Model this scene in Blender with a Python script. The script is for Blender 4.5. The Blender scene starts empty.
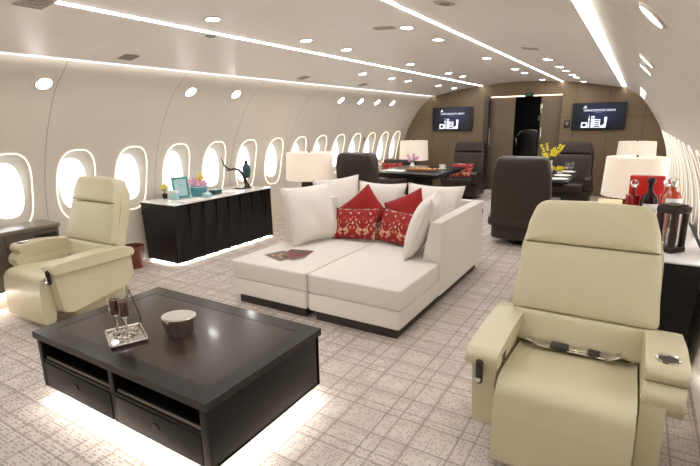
import bpy, bmesh, math, random
from mathutils import Vector, Matrix
random.seed(7)
R = math.radians
SC = bpy.context.scene
COL = SC.collection

# ------------------------------------------------------------------ camera, world, exposure
CAM_H = 1.6
yaw, pitch, roll = R(31.536), R(13.432), R(-1.002)
f = Vector((-math.sin(yaw)*math.cos(pitch), math.cos(yaw)*math.cos(pitch), -math.sin(pitch)))
r0 = Vector((math.cos(yaw), math.sin(yaw), 0)); u0 = r0.cross(f)
rr = math.cos(roll)*r0 + math.sin(roll)*u0
uu = -math.sin(roll)*r0 + math.cos(roll)*u0
cd = bpy.data.cameras.new('camera'); cam = bpy.data.objects.new('camera', cd); COL.objects.link(cam)
m3 = Matrix((rr, uu, -f)).transposed()
cam.matrix_world = Matrix.Translation((0, 0, CAM_H)) @ m3.to_4x4()
cd.sensor_width = 36.0; cd.lens = 463.7/700*36.0; cd.clip_start = 0.05
SC.camera = cam
w = bpy.data.worlds.new('world'); SC.world = w; w.use_nodes = True
w.node_tree.nodes['Background'].inputs[0].default_value = (0.9, 0.95, 1.0, 1)
w.node_tree.nodes['Background'].inputs[1].default_value = 1.0
SC.view_settings.view_transform = 'Standard'; SC.view_settings.look = 'None'
SC.view_settings.gamma = 1.0; SC.view_settings.use_curve_mapping = False
SC.view_settings.exposure = 1.04
STRIP_E, DOWN_E, WALL_E, PANE_E, GLOW_E, RING_E, SHADE_W = 12.0, 60.0, 22.0, 1.1, 18.0, .8, 2.0

CX = -2.29            # cabin centre line
Y0, Y1 = -2.4, 10.88  # back and front bulkheads
PITCH = 0.638; WY0 = 3.33

# ------------------------------------------------------------------ helpers
def s2l(c):
    return tuple(((v/255)/12.92 if v/255 <= .04045 else ((v/255+.055)/1.055)**2.4) for v in c)

MATS = {}
def mat(name, rgb, rough=.5, metal=0, coat=0, bump=0, bscale=200, var=.06, vscale=6, emit=0, emit_rgb=None, trans=0, alpha=1, sheen=0, spec=.5):
    m = bpy.data.materials.new(name); m.use_nodes = True
    nt = m.node_tree; b = nt.nodes['Principled BSDF']
    c = s2l(rgb)
    tc = nt.nodes.new('ShaderNodeTexCoord')
    if var > 0:
        n = nt.nodes.new('ShaderNodeTexNoise'); n.inputs['Scale'].default_value = vscale; n.inputs['Detail'].default_value = 3
        nt.links.new(tc.outputs['Object'], n.inputs['Vector'])
        mx = nt.nodes.new('ShaderNodeMix'); mx.data_type = 'RGBA'
        mx.inputs[6].default_value = tuple(v*(1-var) for v in c)+(1,)
        mx.inputs[7].default_value = tuple(min(1, v*(1+var)) for v in c)+(1,)
        nt.links.new(n.outputs['Fac'], mx.inputs[0]); nt.links.new(mx.outputs[2], b.inputs['Base Color'])
    else:
        b.inputs['Base Color'].default_value = c+(1,)
    b.inputs['Roughness'].default_value = rough; b.inputs['Metallic'].default_value = metal
    b.inputs['Coat Weight'].default_value = coat; b.inputs['Coat Roughness'].default_value = .08
    b.inputs['Specular IOR Level'].default_value = spec
    b.inputs['Sheen Weight'].default_value = sheen
    b.inputs['Transmission Weight'].default_value = trans
    if bump > 0:
        n2 = nt.nodes.new('ShaderNodeTexNoise'); n2.inputs['Scale'].default_value = bscale; n2.inputs['Detail'].default_value = 2
        nt.links.new(tc.outputs['Object'], n2.inputs['Vector'])
        bp = nt.nodes.new('ShaderNodeBump'); bp.inputs['Strength'].default_value = bump; bp.inputs['Distance'].default_value = .004
        nt.links.new(n2.outputs['Fac'], bp.inputs['Height']); nt.links.new(bp.outputs[0], b.inputs['Normal'])
    if emit > 0:
        b.inputs['Emission Color'].default_value = s2l(emit_rgb or rgb)+(1,)
        b.inputs['Emission Strength'].default_value = emit
    MATS[name] = m
    return m

def nd(nt, t, **k):
    n = nt.nodes.new(t)
    for a, v in k.items(): setattr(n, a, v)
    return n
def mth(nt, op, a, b=None, c=None):
    n = nt.nodes.new('ShaderNodeMath'); n.operation = op
    for i, v in enumerate((a, b, c)):
        if v is None: continue
        if isinstance(v, (int, float)): n.inputs[i].default_value = v
        else: nt.links.new(v, n.inputs[i])
    return n.outputs[0]
def line(nt, co, period, width, off=0):   # 1 on a thin line that repeats every period
    a = mth(nt, 'ADD', co, off+100*period)
    p = mth(nt, 'MODULO', a, period)
    return mth(nt, 'LESS_THAN', p, width)
def mixc(nt, fac, a, b):
    n = nt.nodes.new('ShaderNodeMix'); n.data_type = 'RGBA'
    nt.links.new(fac, n.inputs[0])
    for i, v in ((6, a), (7, b)):
        if isinstance(v, tuple): n.inputs[i].default_value = v+(1,)
        else: nt.links.new(v, n.inputs[i])
    return n.outputs[2]

def smooth(me, ang=40):
    for p in me.polygons: p.use_smooth = True
    me.set_sharp_from_angle(angle=R(ang))
def obj(name, bm, m, parent=None, loc=None, ang=40, rot=None):
    bmesh.ops.recalc_face_normals(bm, faces=bm.faces[:])
    me = bpy.data.meshes.new(name); bm.to_mesh(me); bm.free()
    smooth(me, ang)
    me.materials.append(m if not isinstance(m, str) else MATS[m])
    o = bpy.data.objects.new(name, me); COL.objects.link(o)
    if loc: o.location = loc
    if rot: o.rotation_euler = rot
    if parent: o.parent = parent
    return o
def thing(name, label, cat, loc=(0, 0, 0), rz=0, group=None, kind=None):
    o = bpy.data.objects.new(name, None); COL.objects.link(o)
    o.empty_display_size = .1
    o.location = loc; o.rotation_euler = (0, 0, rz)
    return tag(o, label, cat, group, kind)
def tag(o, label, cat, group=None, kind=None):
    o['label'] = label; o['category'] = cat
    if group: o['group'] = group
    if kind: o['kind'] = kind
    return o
def dup(root, loc=None, rz=None, label=None, scale=None):
    def cp(o, par):
        c = o.copy(); COL.objects.link(c)
        if par is not None: c.parent = par
        for ch in list(o.children): cp(ch, c)
        return c
    r = cp(root, None)
    if loc is not None: r.location = loc
    if rz is not None: r.rotation_euler = (0, 0, rz)
    if scale is not None: r.scale = scale
    if label: r['label'] = label
    return r
BM = bmesh.new
def xf(bm, verts, M):
    bmesh.ops.transform(bm, matrix=M, verts=verts)
def rbox(bm, x0, x1, y0, y1, z0, z1, bev=.01, seg=3, M=None, taper=None):
    ret = bmesh.ops.create_cube(bm, size=1.0); vs = ret['verts']
    for v in vs:
        v.co = Vector(((x0+x1)/2+v.co.x*(x1-x0), (y0+y1)/2+v.co.y*(y1-y0), (z0+z1)/2+v.co.z*(z1-z0)))
        if taper: v.co = taper(v.co)
    if bev > 0:
        es = list({e for v in vs for e in v.link_edges})
        r = bmesh.ops.bevel(bm, geom=vs+es, offset=bev, offset_type='OFFSET', segments=seg, profile=.5, affect='EDGES', clamp_overlap=True)
        vs = list({v for f_ in r['faces'] for v in f_.verts} | {v for v in vs if v.is_valid})
    if M is not None: xf(bm, vs, M)
    return vs
def rpoly(pts, rad, seg=6):     # polygon with rounded corners; rad number or list
    n = len(pts); out = []
    for i in range(n):
        p = Vector(pts[i]); a = Vector(pts[i-1]); b = Vector(pts[(i+1) % n])
        r = rad[i] if isinstance(rad, (list, tuple)) else rad
        if r <= 0: out.append(tuple(p)); continue
        d1 = (a-p); d2 = (b-p); l1, l2 = d1.length, d2.length; d1 /= l1; d2 /= l2
        ang = math.acos(max(-1, min(1, d1.dot(d2)))); t = min(r/math.tan(ang/2), l1*.49, l2*.49)
        p1 = p+d1*t; p2 = p+d2*t
        for k in range(seg+1):
            s = k/seg
            q = p1*(1-s)**2 + p*2*s*(1-s) + p2*s*s
            out.append((q.x, q.y))
    return out
def dense(pts, step):
    out = []
    n = len(pts)
    for i in range(n):
        a = Vector(pts[i]); b = Vector(pts[(i+1) % n]); k = max(1, int((b-a).length/step))
        for j in range(k): q = a.lerp(b, j/k); out.append((q.x, q.y))
    return out
def prism(bm, pts, d0, d1, axis='x', bev=0, seg=2, M=None):
    # outline pts extruded along axis from d0 to d1. x:(y,z) y:(x,z) z:(x,y)
    def P(p, d):
        return {'x': Vector((d, p[0], p[1])), 'y': Vector((p[0], d, p[1])), 'z': Vector((p[0], p[1], d))}[axis]
    A = [bm.verts.new(P(p, d0)) for p in pts]; B = [bm.verts.new(P(p, d1)) for p in pts]
    fa = bm.faces.new(A); fb = bm.faces.new(B[::-1])
    n = len(pts)
    for i in range(n): bm.faces.new((A[i], A[(i+1) % n], B[(i+1) % n], B[i]))
    vs = A+B
    if bev > 0:
        r = bmesh.ops.bevel(bm, geom=list(fa.edges)+list(fb.edges), offset=bev, offset_type='OFFSET', segments=seg, profile=.5, affect='EDGES', clamp_overlap=True)
        vs = list({v for f_ in r['faces'] for v in f_.verts} | {v for v in vs if v.is_valid})
    if M is not None: xf(bm, vs, M)
    return vs
def puff(bm, pts, t0, t1, p=4, side=0.0, M=None):
    # upholstered slab: outline in (x,z), bulging to y=-t0 (front) and y=+t1 (back)
    c = Vector((sum(q[0] for q in pts)/len(pts), sum(q[1] for q in pts)/len(pts)))
    S = [1, .99, .97, .94, .89, .8, .65, .45, .25]
    n = len(pts); vs = []
    def ring(s, sg, t):
        h = side+(t-side)*(max(0, 1-s**p))**(1/p)
        rg = [bm.verts.new((c.x+(q[0]-c.x)*s, sg*h, c.y+(q[1]-c.y)*s)) for q in pts]
        vs.extend(rg); return rg
    first = None
    ends = []
    for sg, t in ((-1, t0), (1, t1)):
        prev = None
        for s in S:
            if s == 1 and side == 0 and first is not None and sg == 1: rg = first
            else: rg = ring(s, sg, t)
            if s == 1 and first is None: first = rg
            if s == 1: ends.append(rg)
            if prev:
                for i in range(n): bm.faces.new((prev[i], prev[(i+1) % n], rg[(i+1) % n], rg[i]))
            prev = rg
        cv = bm.verts.new((c.x, sg*t, c.y)); vs.append(cv)
        for i in range(n): bm.faces.new((prev[i], prev[(i+1) % n], cv))
    if side > 0:
        for i in range(n): bm.faces.new((ends[0][i], ends[0][(i+1) % n], ends[1][(i+1) % n], ends[1][i]))
    if M is not None: xf(bm, vs, M)
    return vs
def lathe(bm, prof, seg=24, M=None, cap=True, sx=1, sy=1):
    rings = []; vs = []
    for r, z in prof:
        if r < 1e-5:
            v = bm.verts.new((0, 0, z)); rings.append([v]); vs.append(v)
        else:
            rg = [bm.verts.new((r*sx*math.cos(2*math.pi*i/seg), r*sy*math.sin(2*math.pi*i/seg), z)) for i in range(seg)]
            rings.append(rg); vs += rg
    for a, b in zip(rings, rings[1:]):
        for i in range(seg):
            j = (i+1) % seg
            if len(a) == 1 and len(b) == 1: continue
            if len(a) == 1: bm.faces.new((a[0], b[i], b[j]))
            elif len(b) == 1: bm.faces.new((a[i], a[j], b[0]))
            else: bm.faces.new((a[i], a[j], b[j], b[i]))
    if cap:
        for rg in (rings[0], rings[-1]):
            if len(rg) > 1: bm.faces.new(rg)
    if M is not None: xf(bm, vs, M)
    return vs
def tube(bm, pts, rad, seg=8, closed=False, M=None):
    pts = [Vector(p) for p in pts]; n = len(pts); rings = []; vs = []
    up = Vector((0, 0, 1))
    for i, p in enumerate(pts):
        a = pts[i-1] if (i > 0 or closed) else p
        b = pts[(i+1) % n] if (i < n-1 or closed) else p
        t = (b-a).normalized()
        s = t.cross(up)
        if s.length < .05: s = t.cross(Vector((1, 0, 0)))
        s.normalize(); q = s.cross(t)
        r = rad[i] if isinstance(rad, (list, tuple)) else rad
        rg = [bm.verts.new(p+(s*math.cos(2*math.pi*k/seg)+q*math.sin(2*math.pi*k/seg))*r) for k in range(seg)]
        rings.append(rg); vs += rg
    for i in range(n if closed else n-1):
        a, b = rings[i], rings[(i+1) % n]
        for k in range(seg): bm.faces.new((a[k], a[(k+1) % seg], b[(k+1) % seg], b[k]))
    if not closed:
        bm.faces.new(rings[0]); bm.faces.new(rings[-1])
    if M is not None: xf(bm, vs, M)
    return vs
def frameM(center, n, up):
    n = Vector(n).normalized(); up = Vector(up); up = (up-n*up.dot(n)).normalized(); x = up.cross(n)
    M = Matrix((x, up, n)).transposed().to_4x4()
    return Matrix.Translation(Vector(center)) @ M
def T(x, y, z): return Matrix.Translation((x, y, z))
def RX(a): return Matrix.Rotation(R(a), 4, 'X')
def RY(a): return Matrix.Rotation(R(a), 4, 'Y')
def RZ(a): return Matrix.Rotation(R(a), 4, 'Z')

# ------------------------------------------------------------------ materials
mat('leather', (213, 203, 172), .36, bump=.10, bscale=350, var=.03, spec=.45)
mat('seam', (120, 108, 84), .6)
mat('brown_leather', (48, 39, 29), .42, bump=.1, bscale=300, var=.05)
mat('black_plastic', (22, 22, 22), .3, coat=.3)
mat('black_wood', (20, 18, 16), .4, spec=.3, coat=.05, var=.15, vscale=14)
mat('chrome', (225, 222, 216), .12, metal=1, var=.02)
mat('silver', (205, 200, 192), .18, metal=1, var=.05)
mat('white_fabric', (227, 220, 210), .85, bump=.25, bscale=420, var=.03, sheen=.15)
mat('cushion_fabric', (230, 222, 213), .9, bump=.2, bscale=500, var=.03, sheen=.2)
mat('plinth', (46, 40, 34), .45)
mat('red_velvet', (146, 12, 4), .85, sheen=.05, var=.1, bump=.1)
mat('shade', (250, 238, 222), .8, bump=.05, emit=.10, emit_rgb=(255, 225, 200))
mat('lamp_wood', (40, 25, 17), .35, spec=.35, coat=.1)
mat('marble', (226, 224, 220), .18, coat=.3, var=.08, vscale=5)
mat('white_plastic', (236, 232, 224), .4)
mat('panel', (222, 212, 196), .5, var=.012, vscale=2)
mat('reveal', (206, 198, 184), .55)
mat('pane', (245, 248, 252), .2, emit=PANE_E, emit_rgb=(250, 252, 255), var=0)
mat('led_ring', (255, 240, 215), .4, emit=RING_E, emit_rgb=(255, 236, 208), var=0)
mat('ring_fill', (240, 232, 218), .5, emit=.2, emit_rgb=(255, 244, 226), var=0)  # faint added glow that brightens the right window reveals
mat('led_strip', (255, 250, 240), .4, emit=STRIP_E, emit_rgb=(250, 250, 252), var=0)
mat('led_cove', (255, 250, 240), .4, emit=4.5, emit_rgb=(252, 250, 248), var=0)
mat('led_down', (255, 250, 240), .4, emit=DOWN_E, emit_rgb=(250, 250, 252), var=0)
mat('led_wall', (255, 250, 240), .4, emit=WALL_E, emit_rgb=(252, 250, 248), var=0)
mat('led_under', (255, 250, 240), .4, emit=GLOW_E, emit_rgb=(255, 250, 242), var=0)
mat('grille', (196, 188, 176), .6)
mat('dark_grille', (150, 142, 130), .6)
mat('grey_wood', (96, 88, 78), .4, coat=.2, var=.15, vscale=9)
mat('grey_metal', (140, 134, 125), .32, metal=.7)
mat('basket_leather', (112, 58, 38), .5, bump=.3, bscale=60)
mat('door_panel', (108, 92, 70), .45, var=.08, vscale=4)
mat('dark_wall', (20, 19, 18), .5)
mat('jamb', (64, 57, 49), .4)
mat('teal', (78, 150, 160), .4)
mat('pale_teal', (176, 212, 214), .4)
mat('dark_teal', (46, 84, 88), .45, metal=.3)
mat('yellow', (236, 214, 60), .5)
mat('pink', (232, 176, 208), .7)
mat('magenta', (170, 50, 110), .6)
mat('bronze', (40, 34, 32), .35, metal=.5)
mat('paper', (240, 238, 232), .6)
mat('maroon', (92, 30, 28), .35, coat=.4)
mat('gold', (200, 150, 90), .35, metal=.6)
mat('red_box', (206, 22, 16), .35, coat=.3)
mat('glass', (250, 250, 250), .02, trans=1, var=0)
mat('red_liquor', (150, 26, 16), .05, coat=.5, var=.1)
mat('dark_liquor', (42, 8, 12), .1, spec=.3, coat=.0, var=.1)
mat('amber_liquor', (176, 64, 26), .05, coat=.5, var=.1)
mat('bread', (200, 140, 70), .6, var=.3, vscale=40)
mat('board', (120, 74, 40), .5, var=.2, vscale=15)
mat('leaf', (74, 96, 44), .5)
mat('screen_white', (235, 240, 248), .5, emit=.42, emit_rgb=(225, 235, 250), var=0)
mat('sign_green', (70, 170, 120), .5, emit=.12, emit_rgb=(90, 190, 140), var=0)
mat('napkin', (228, 190, 190), .7)
mat('brown_card', (70, 50, 38), .3, coat=.3)
mat('black_screen', (12, 14, 20), .15, coat=.5, var=0)

# carpet
def carpet():
    m = bpy.data.materials.new('carpet'); m.use_nodes = True; nt = m.node_tree; b = nt.nodes['Principled BSDF']
    tc = nd(nt, 'ShaderNodeTexCoord'); sp = nd(nt, 'ShaderNodeSeparateXYZ'); nt.links.new(tc.outputs['Object'], sp.inputs[0])
    x, y = sp.outputs[0], sp.outputs[1]
    base = s2l((222, 211, 202)); mid = s2l((194, 180, 171)); dark = s2l((156, 141, 131)); dot = s2l((132, 117, 108))
    # broad blocks of slightly different tone
    gx = mth(nt, 'FLOOR', mth(nt, 'DIVIDE', x, .12)); gy = mth(nt, 'FLOOR', mth(nt, 'DIVIDE', y, .10))
    cb = nd(nt, 'ShaderNodeCombineXYZ'); nt.links.new(gx, cb.inputs[0]); nt.links.new(gy, cb.inputs[1])
    wn = nd(nt, 'ShaderNodeTexWhiteNoise'); nt.links.new(cb.outputs[0], wn.inputs['Vector'])
    c = mixc(nt, mth(nt, 'MULTIPLY', wn.outputs['Value'], .55), base, mid)
    # cross-wise bands
    for co, per, wd, off, k, col in ((x, .42, .05, .02, .40, mid), (y, .38, .045, .07, .45, mid), (x, .21, .011, 0, .75, dark), (y, .19, .011, .03, .75, dark),
                                (x, .42, .011, .13, .65, dark), (y, .38, .011, .16, .65, dark)):
        c = mixc(nt, mth(nt, 'MULTIPLY', line(nt, co, per, wd, off), k), c, col)
    # woven dashes
    dx = mth(nt, 'FLOOR', mth(nt, 'DIVIDE', x, .016)); dy = mth(nt, 'FLOOR', mth(nt, 'DIVIDE', y, .018))
    cb2 = nd(nt, 'ShaderNodeCombineXYZ'); nt.links.new(dx, cb2.inputs[0]); nt.links.new(dy, cb2.inputs[1])
    wn2 = nd(nt, 'ShaderNodeTexWhiteNoise'); nt.links.new(cb2.outputs[0], wn2.inputs['Vector'])
    on = mth(nt, 'GREATER_THAN', wn2.outputs['Value'], .55)
    d = mth(nt, 'MULTIPLY', mth(nt, 'MULTIPLY', line(nt, x, .016, .010), line(nt, y, .018, .009)), on)
    c = mixc(nt, mth(nt, 'MULTIPLY', d, .6), c, dot)
    n = nd(nt, 'ShaderNodeTexNoise'); n.inputs['Scale'].default_value = 1.2; n.inputs['Detail'].default_value = 6
    nt.links.new(tc.outputs['Object'], n.inputs['Vector'])
    c = mixc(nt, mth(nt, 'MULTIPLY', n.outputs['Fac'], .25), c, mid)
    nt.links.new(c, b.inputs['Base Color']); b.inputs['Roughness'].default_value = .95
    b.inputs['Specular IOR Level'].default_value = .1
    n3 = nd(nt, 'ShaderNodeTexNoise'); n3.inputs['Scale'].default_value = 250; nt.links.new(tc.outputs['Object'], n3.inputs['Vector'])
    bp = nd(nt, 'ShaderNodeBump'); bp.inputs['Strength'].default_value = .5; bp.inputs['Distance'].default_value = .004
    nt.links.new(n3.outputs['Fac'], bp.inputs['Height']); nt.links.new(bp.outputs[0], b.inputs['Normal'])
    MATS['carpet'] = m
carpet()
def seam_mat(name, rgb, seam_rgb, specs, rough=.5, bump=0):
    # panel material with thin joint lines: specs = (axis, period, width, offset)
    m = bpy.data.materials.new(name); m.use_nodes = True; nt = m.node_tree; b = nt.nodes['Principled BSDF']
    tc = nd(nt, 'ShaderNodeTexCoord'); sp = nd(nt, 'ShaderNodeSeparateXYZ'); nt.links.new(tc.outputs['Object'], sp.inputs[0])
    n = nd(nt, 'ShaderNodeTexNoise'); n.inputs['Scale'].default_value = 3; nt.links.new(tc.outputs['Object'], n.inputs['Vector'])
    a = s2l(rgb)
    c = mixc(nt, n.outputs['Fac'], tuple(v*.97 for v in a), tuple(min(1, v*1.03) for v in a))
    for ax, per, wd, off in specs:
        c = mixc(nt, line(nt, sp.outputs[ax], per, wd, off), c, s2l(seam_rgb))
    nt.links.new(c, b.inputs['Base Color']); b.inputs['Roughness'].default_value = rough
    if bump:
        n3 = nd(nt, 'ShaderNodeTexNoise'); n3.inputs['Scale'].default_value = 90; nt.links.new(tc.outputs['Object'], n3.inputs['Vector'])
        bp = nd(nt, 'ShaderNodeBump'); bp.inputs['Strength'].default_value = bump; bp.inputs['Distance'].default_value = .003
        nt.links.new(n3.outputs['Fac'], bp.inputs['Height']); nt.links.new(bp.outputs[0], b.inputs['Normal'])
    MATS[name] = m
seam_mat('wall_panel', (217, 210, 198), (164, 156, 143), [(1, 1.276, .007, -2.373)], .42)
seam_mat('ceiling_panel', (240, 234, 226), (250, 247, 241), [(1, 1.276, .008, -2.40)], .45)
seam_mat('bulkhead_panel', (121, 101, 75), (82, 68, 50), [(0, .62, .008, 1.18), (2, 5, .008, -1.62), (2, 5, .008, -.55)], .5, bump=.15)

def embroidered():
    m = bpy.data.materials.new('embroidered'); m.use_nodes = True; nt = m.node_tree; b = nt.nodes['Principled BSDF']
    tc = nd(nt, 'ShaderNodeTexCoord')
    mp = nd(nt, 'ShaderNodeMapping'); nt.links.new(tc.outputs['Object'], mp.inputs[0])
    # mirror the motif about the pillow's centre line
    sp = nd(nt, 'ShaderNodeSeparateXYZ'); nt.links.new(tc.outputs['Object'], sp.inputs[0])
    ax = mth(nt, 'ABSOLUTE', sp.outputs[0]); ax = mth(nt, 'ABSOLUTE', mth(nt, 'SUBTRACT', ax, .11))
    cb = nd(nt, 'ShaderNodeCombineXYZ'); nt.links.new(ax, cb.inputs[0]); nt.links.new(sp.outputs[1], cb.inputs[1])
    wv = nd(nt, 'ShaderNodeTexNoise'); wv.inputs['Scale'].default_value = 13; wv.inputs['Detail'].default_value = 2.0; wv.inputs['Distortion'].default_value = 2.2
    nt.links.new(cb.outputs[0], wv.inputs['Vector'])
    c1 = mth(nt, 'GREATER_THAN', wv.outputs['Fac'], .55)
    c2 = mth(nt, 'GREATER_THAN', wv.outputs['Fac'], .59)
    w2 = nd(nt, 'ShaderNodeTexNoise'); w2.inputs['Scale'].default_value = 34; w2.inputs['Detail'].default_value = 2; w2.inputs['Distortion'].default_value = 1.5
    nt.links.new(cb.outputs[0], w2.inputs['Vector'])
    c3 = mth(nt, 'GREATER_THAN', w2.outputs['Fac'], .60)
    c = mixc(nt, c3, s2l((150, 10, 18)), s2l((74, 6, 16)))
    c = mixc(nt, c1, c, s2l((190, 120, 92))); c = mixc(nt, c2, c, s2l((206, 178, 140)))
    nt.links.new(c, b.inputs['Base Color']); b.inputs['Roughness'].default_value = .75
    MATS['embroidered'] = m
embroidered()
def screen_mat():
    m = bpy.data.materials.new('tv_picture'); m.use_nodes = True; nt = m.node_tree; b = nt.nodes['Principled BSDF']
    tc = nd(nt, 'ShaderNodeTexCoord'); mp = nd(nt, 'ShaderNodeMapping'); nt.links.new(tc.outputs['Object'], mp.inputs[0])
    mp.inputs['Location'].default_value = (-.06, 0, -.2); mp.inputs['Scale'].default_value = (2.2, 0, 3.4)
    g = nd(nt, 'ShaderNodeTexGradient', gradient_type='SPHERICAL'); nt.links.new(mp.outputs[0], g.inputs[0])
    c = mixc(nt, g.outputs['Fac'], s2l((10, 13, 22)), s2l((44, 58, 98)))
    nt.links.new(c, b.inputs['Emission Color']); b.inputs['Emission Strength'].default_value = .38
    b.inputs['Base Color'].default_value = (.005, .005, .008, 1); b.inputs['Roughness'].default_value = .25
    MATS['tv_picture'] = m
screen_mat()

# ------------------------------------------------------------------ cabin shell
PROF = [(0, 2.72), (.15, 2.76), (.3, 2.79), (.6, 2.81), (.8, 2.805), (1.0, 2.775), (1.2, 2.715), (1.4, 2.635), (1.6, 2.53), (1.8, 2.40), (1.9, 2.325), (1.98, 2.25), (2.06, 2.15), (2.12, 2.05), (2.165, 1.955)]
def dwall(z):
    for (za, da), (zb, db) in zip(PROF, PROF[1:]):
        if z <= zb: return da+(db-da)*(z-za)/(zb-za)
    return PROF[-1][1]
# smooth the profile with a fine table
_tab = []
for i in range(0, 2166, 5):
    z = i/1000; s = 0; ws = 0
    for k in range(-14, 15):
        zz = min(2.165, max(0, z+k*.008)); s += dwall(zz); ws += 1
    _tab.append(s/ws)
def D(z):
    t = max(0, min(2.165, z))/.005; i = int(t); fr = t-i
    return _tab[i]*(1-fr)+_tab[min(i+1, len(_tab)-1)]*fr
CEIL = [(0, 2.39), (.4, 2.378), (.8, 2.35), (1.1, 2.318), (1.32, 2.285), (1.6, 2.235), (1.96, 2.165)]
def zc(d):
    d = abs(d)
    for (a, za), (b, zb) in zip(CEIL, CEIL[1:]):
        if d <= b: return za+(zb-za)*(d-a)/(b-a)
    return CEIL[-1][1]

def structure(o, label, cat): return tag(o, label, cat, kind='structure')

bm = BM(); rbox(bm, CX-2.95, CX+2.95, Y0-.1, Y1+2.2, -.06, 0, 0)
structure(obj('floor', bm, 'carpet'), 'beige and grey plaid carpet covering the cabin floor', 'floor')

# windows: (side, index)
ZL, ZH = .50, 1.50           # window band
WZ = 1.0; WW, WH = .198, .365   # hole half sizes
def hole(yc, k, n, sw=WW, sh=WH, e=2.8):
    a = 2*math.pi*k/n
    c, s = math.cos(a), math.sin(a)
    return (yc+sw*math.copysign(abs(c)**(2/e), c), WZ+sh*math.copysign(abs(s)**(2/e), s))
NP = 64
def wpt(side, y, z): return Vector((CX+side*D(z), y, z))
def build_wall(side, ks, name):
    bm = BM()
    ymin = WY0+PITCH*(ks[0]-.5); ymax = WY0+PITCH*(ks[-1]+.5)
    def strip(ya, yb, zs):
        for za, zb in zip(zs, zs[1:]):
            bm.faces.new([bm.verts.new(wpt(side, y, z)) for y, z in ((ya, za), (yb, za), (yb, zb), (ya, zb))])
    zlow = [i*.05 for i in range(0, 11)]; zhigh = [1.5+i*.03 for i in range(0, 23)]+[2.165]
    strip(Y0, Y1+.02, zlow); strip(Y0, Y1+.02, zhigh)
    zb = [ZL+i*.05 for i in range(21)]
    strip(Y0, ymin, zb); strip(ymax, Y1+.02, zb)
    for k in ks:
        yc = WY0+PITCH*k
        inner = [hole(yc, i, NP) for i in range(NP)]
        outer = []
        for i in range(NP):
            a = 2*math.pi*i/NP; c, s = math.cos(a), math.sin(a)
            sc = 1/max(abs(c)/(PITCH/2), abs(s)/.5)
            outer.append([yc+c*sc, WZ+s*sc])
        for cy in (-1, 1):       # snap nearest samples to the corners
            for cz in (-1, 1):
                q = (yc+cy*PITCH/2, WZ+cz*.5)
                j = min(range(NP), key=lambda i: (outer[i][0]-q[0])**2+(outer[i][1]-q[1])**2); outer[j] = list(q)
        rings = []
        for t in (0, .25, .5, .75, 1):
            rings.append([bm.verts.new(wpt(side, inner[i][0]*(1-t)+outer[i][0]*t, inner[i][1]*(1-t)+outer[i][1]*t)) for i in range(NP)])
        for a, b in zip(rings, rings[1:]):
            for i in range(NP): bm.faces.new((a[i], a[(i+1) % NP], b[(i+1) % NP], b[i]))
    bmesh.ops.remove_doubles(bm, verts=bm.verts[:], dist=.0008)
    return obj(name, bm, 'wall_panel', ang=60)
LK = list(range(-3, 12)); RK = list(range(-3, 12))
structure(build_wall(-1, LK, 'wall_left'), 'cream curved cabin side wall with a row of oval windows', 'wall')
structure(build_wall(1, RK, 'wall_right'), 'cream curved cabin side wall behind the bottles and lamps', 'wall')

ORD = ['first', 'second', 'third', 'fourth', 'fifth', 'sixth', 'seventh', 'eighth', 'ninth', 'tenth', 'eleventh', 'twelfth', 'thirteenth', 'fourteenth', 'fifteenth', 'sixteenth', 'seventeenth', 'eighteenth']
def window(side, k, idx, label):
    yc = WY0+PITCH*k
    root = thing('window_%d' % idx, label, 'window', (CX+side*D(WZ), yc, WZ), kind='structure')
    off = Vector((CX+side*D(WZ), yc, WZ))
    bm = BM()
    DEP = .068
    rings = []
    for t, sw, sh in ((0, WW, WH), (.12, WW-.012, WH-.014), (.55, WW-.035, WH-.055), (1, .148, .264)):
        rg = []
        for i in range(NP):
            y, z = hole(yc, i, NP, sw, sh, 2.8 if t < .9 else 2.6)
            yo, zo = hole(yc, i, NP)
            p = wpt(side, y, z+(0.006*t)) if t == 0 else Vector((CX+side*((D(z)*(1-t)+(D(WZ))*t)+DEP*t), y, z+.012*t))
            rg.append(bm.verts.new(p-off))
        rings.append(rg)
    for a, b in zip(rings, rings[1:]):
        for i in range(NP): bm.faces.new((a[i], a[(i+1) % NP], b[(i+1) % NP], b[i]))
    obj('window_frame', bm, 'reveal', root, ang=60)
    bm = BM()
    bm.faces.new([bm.verts.new(Vector((CX+side*(D(WZ)+DEP-.004), *([hole(yc, i, NP, .150, .266, 2.6)[0], hole(yc, i, NP, .150, .266, 2.6)[1]+.012])))-off) for i in range(NP)])
    obj('pane', bm, 'pane', root)
    bm = BM()
    pts = []
    for i in range(NP):
        y, z = hole(yc, i, NP, WW+.004, WH+.004)
        p = wpt(side, y, z); p.x -= side*.004
        pts.append(p-off)
    tube(bm, pts, .006, 6, closed=True)
    obj('light_ring', bm, 'led_ring' if side < 0 else 'ring_fill', root)  # left rings are lit LEDs; the right ones only carry added fill glow
for n, k in enumerate(LK):
    seen = k+2      # the first window in view is k = -2
    lab = 'oval cabin window in the left wall, %s from the left edge of view' % ORD[seen] if seen >= 0 else 'oval cabin window in the left wall beside the near armchair, %s out of view' % ORD[-seen-1]
    window(-1, k, n+1, lab)
for n, k in enumerate(RK):
    window(1, k, n+1+len(LK), 'oval cabin window in the right wall, %s counted back from the front bulkhead' % ORD[len(RK)-1-n])

# ceiling
bm = BM()
ds = [-1.936+i*3.872/48 for i in range(49)]
for a, b in zip(ds, ds[1:]):
    bm.faces.new([bm.verts.new((CX+d, y, zc(d))) for d, y in ((a, Y0), (b, Y0), (b, Y1+.02), (a, Y1+.02))])
bmesh.ops.remove_doubles(bm, verts=bm.verts[:], dist=.0005)
structure(obj('ceiling', bm, 'ceiling_panel', ang=60), 'cream shallow-arched cabin ceiling of wide panels', 'ceiling')

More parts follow.
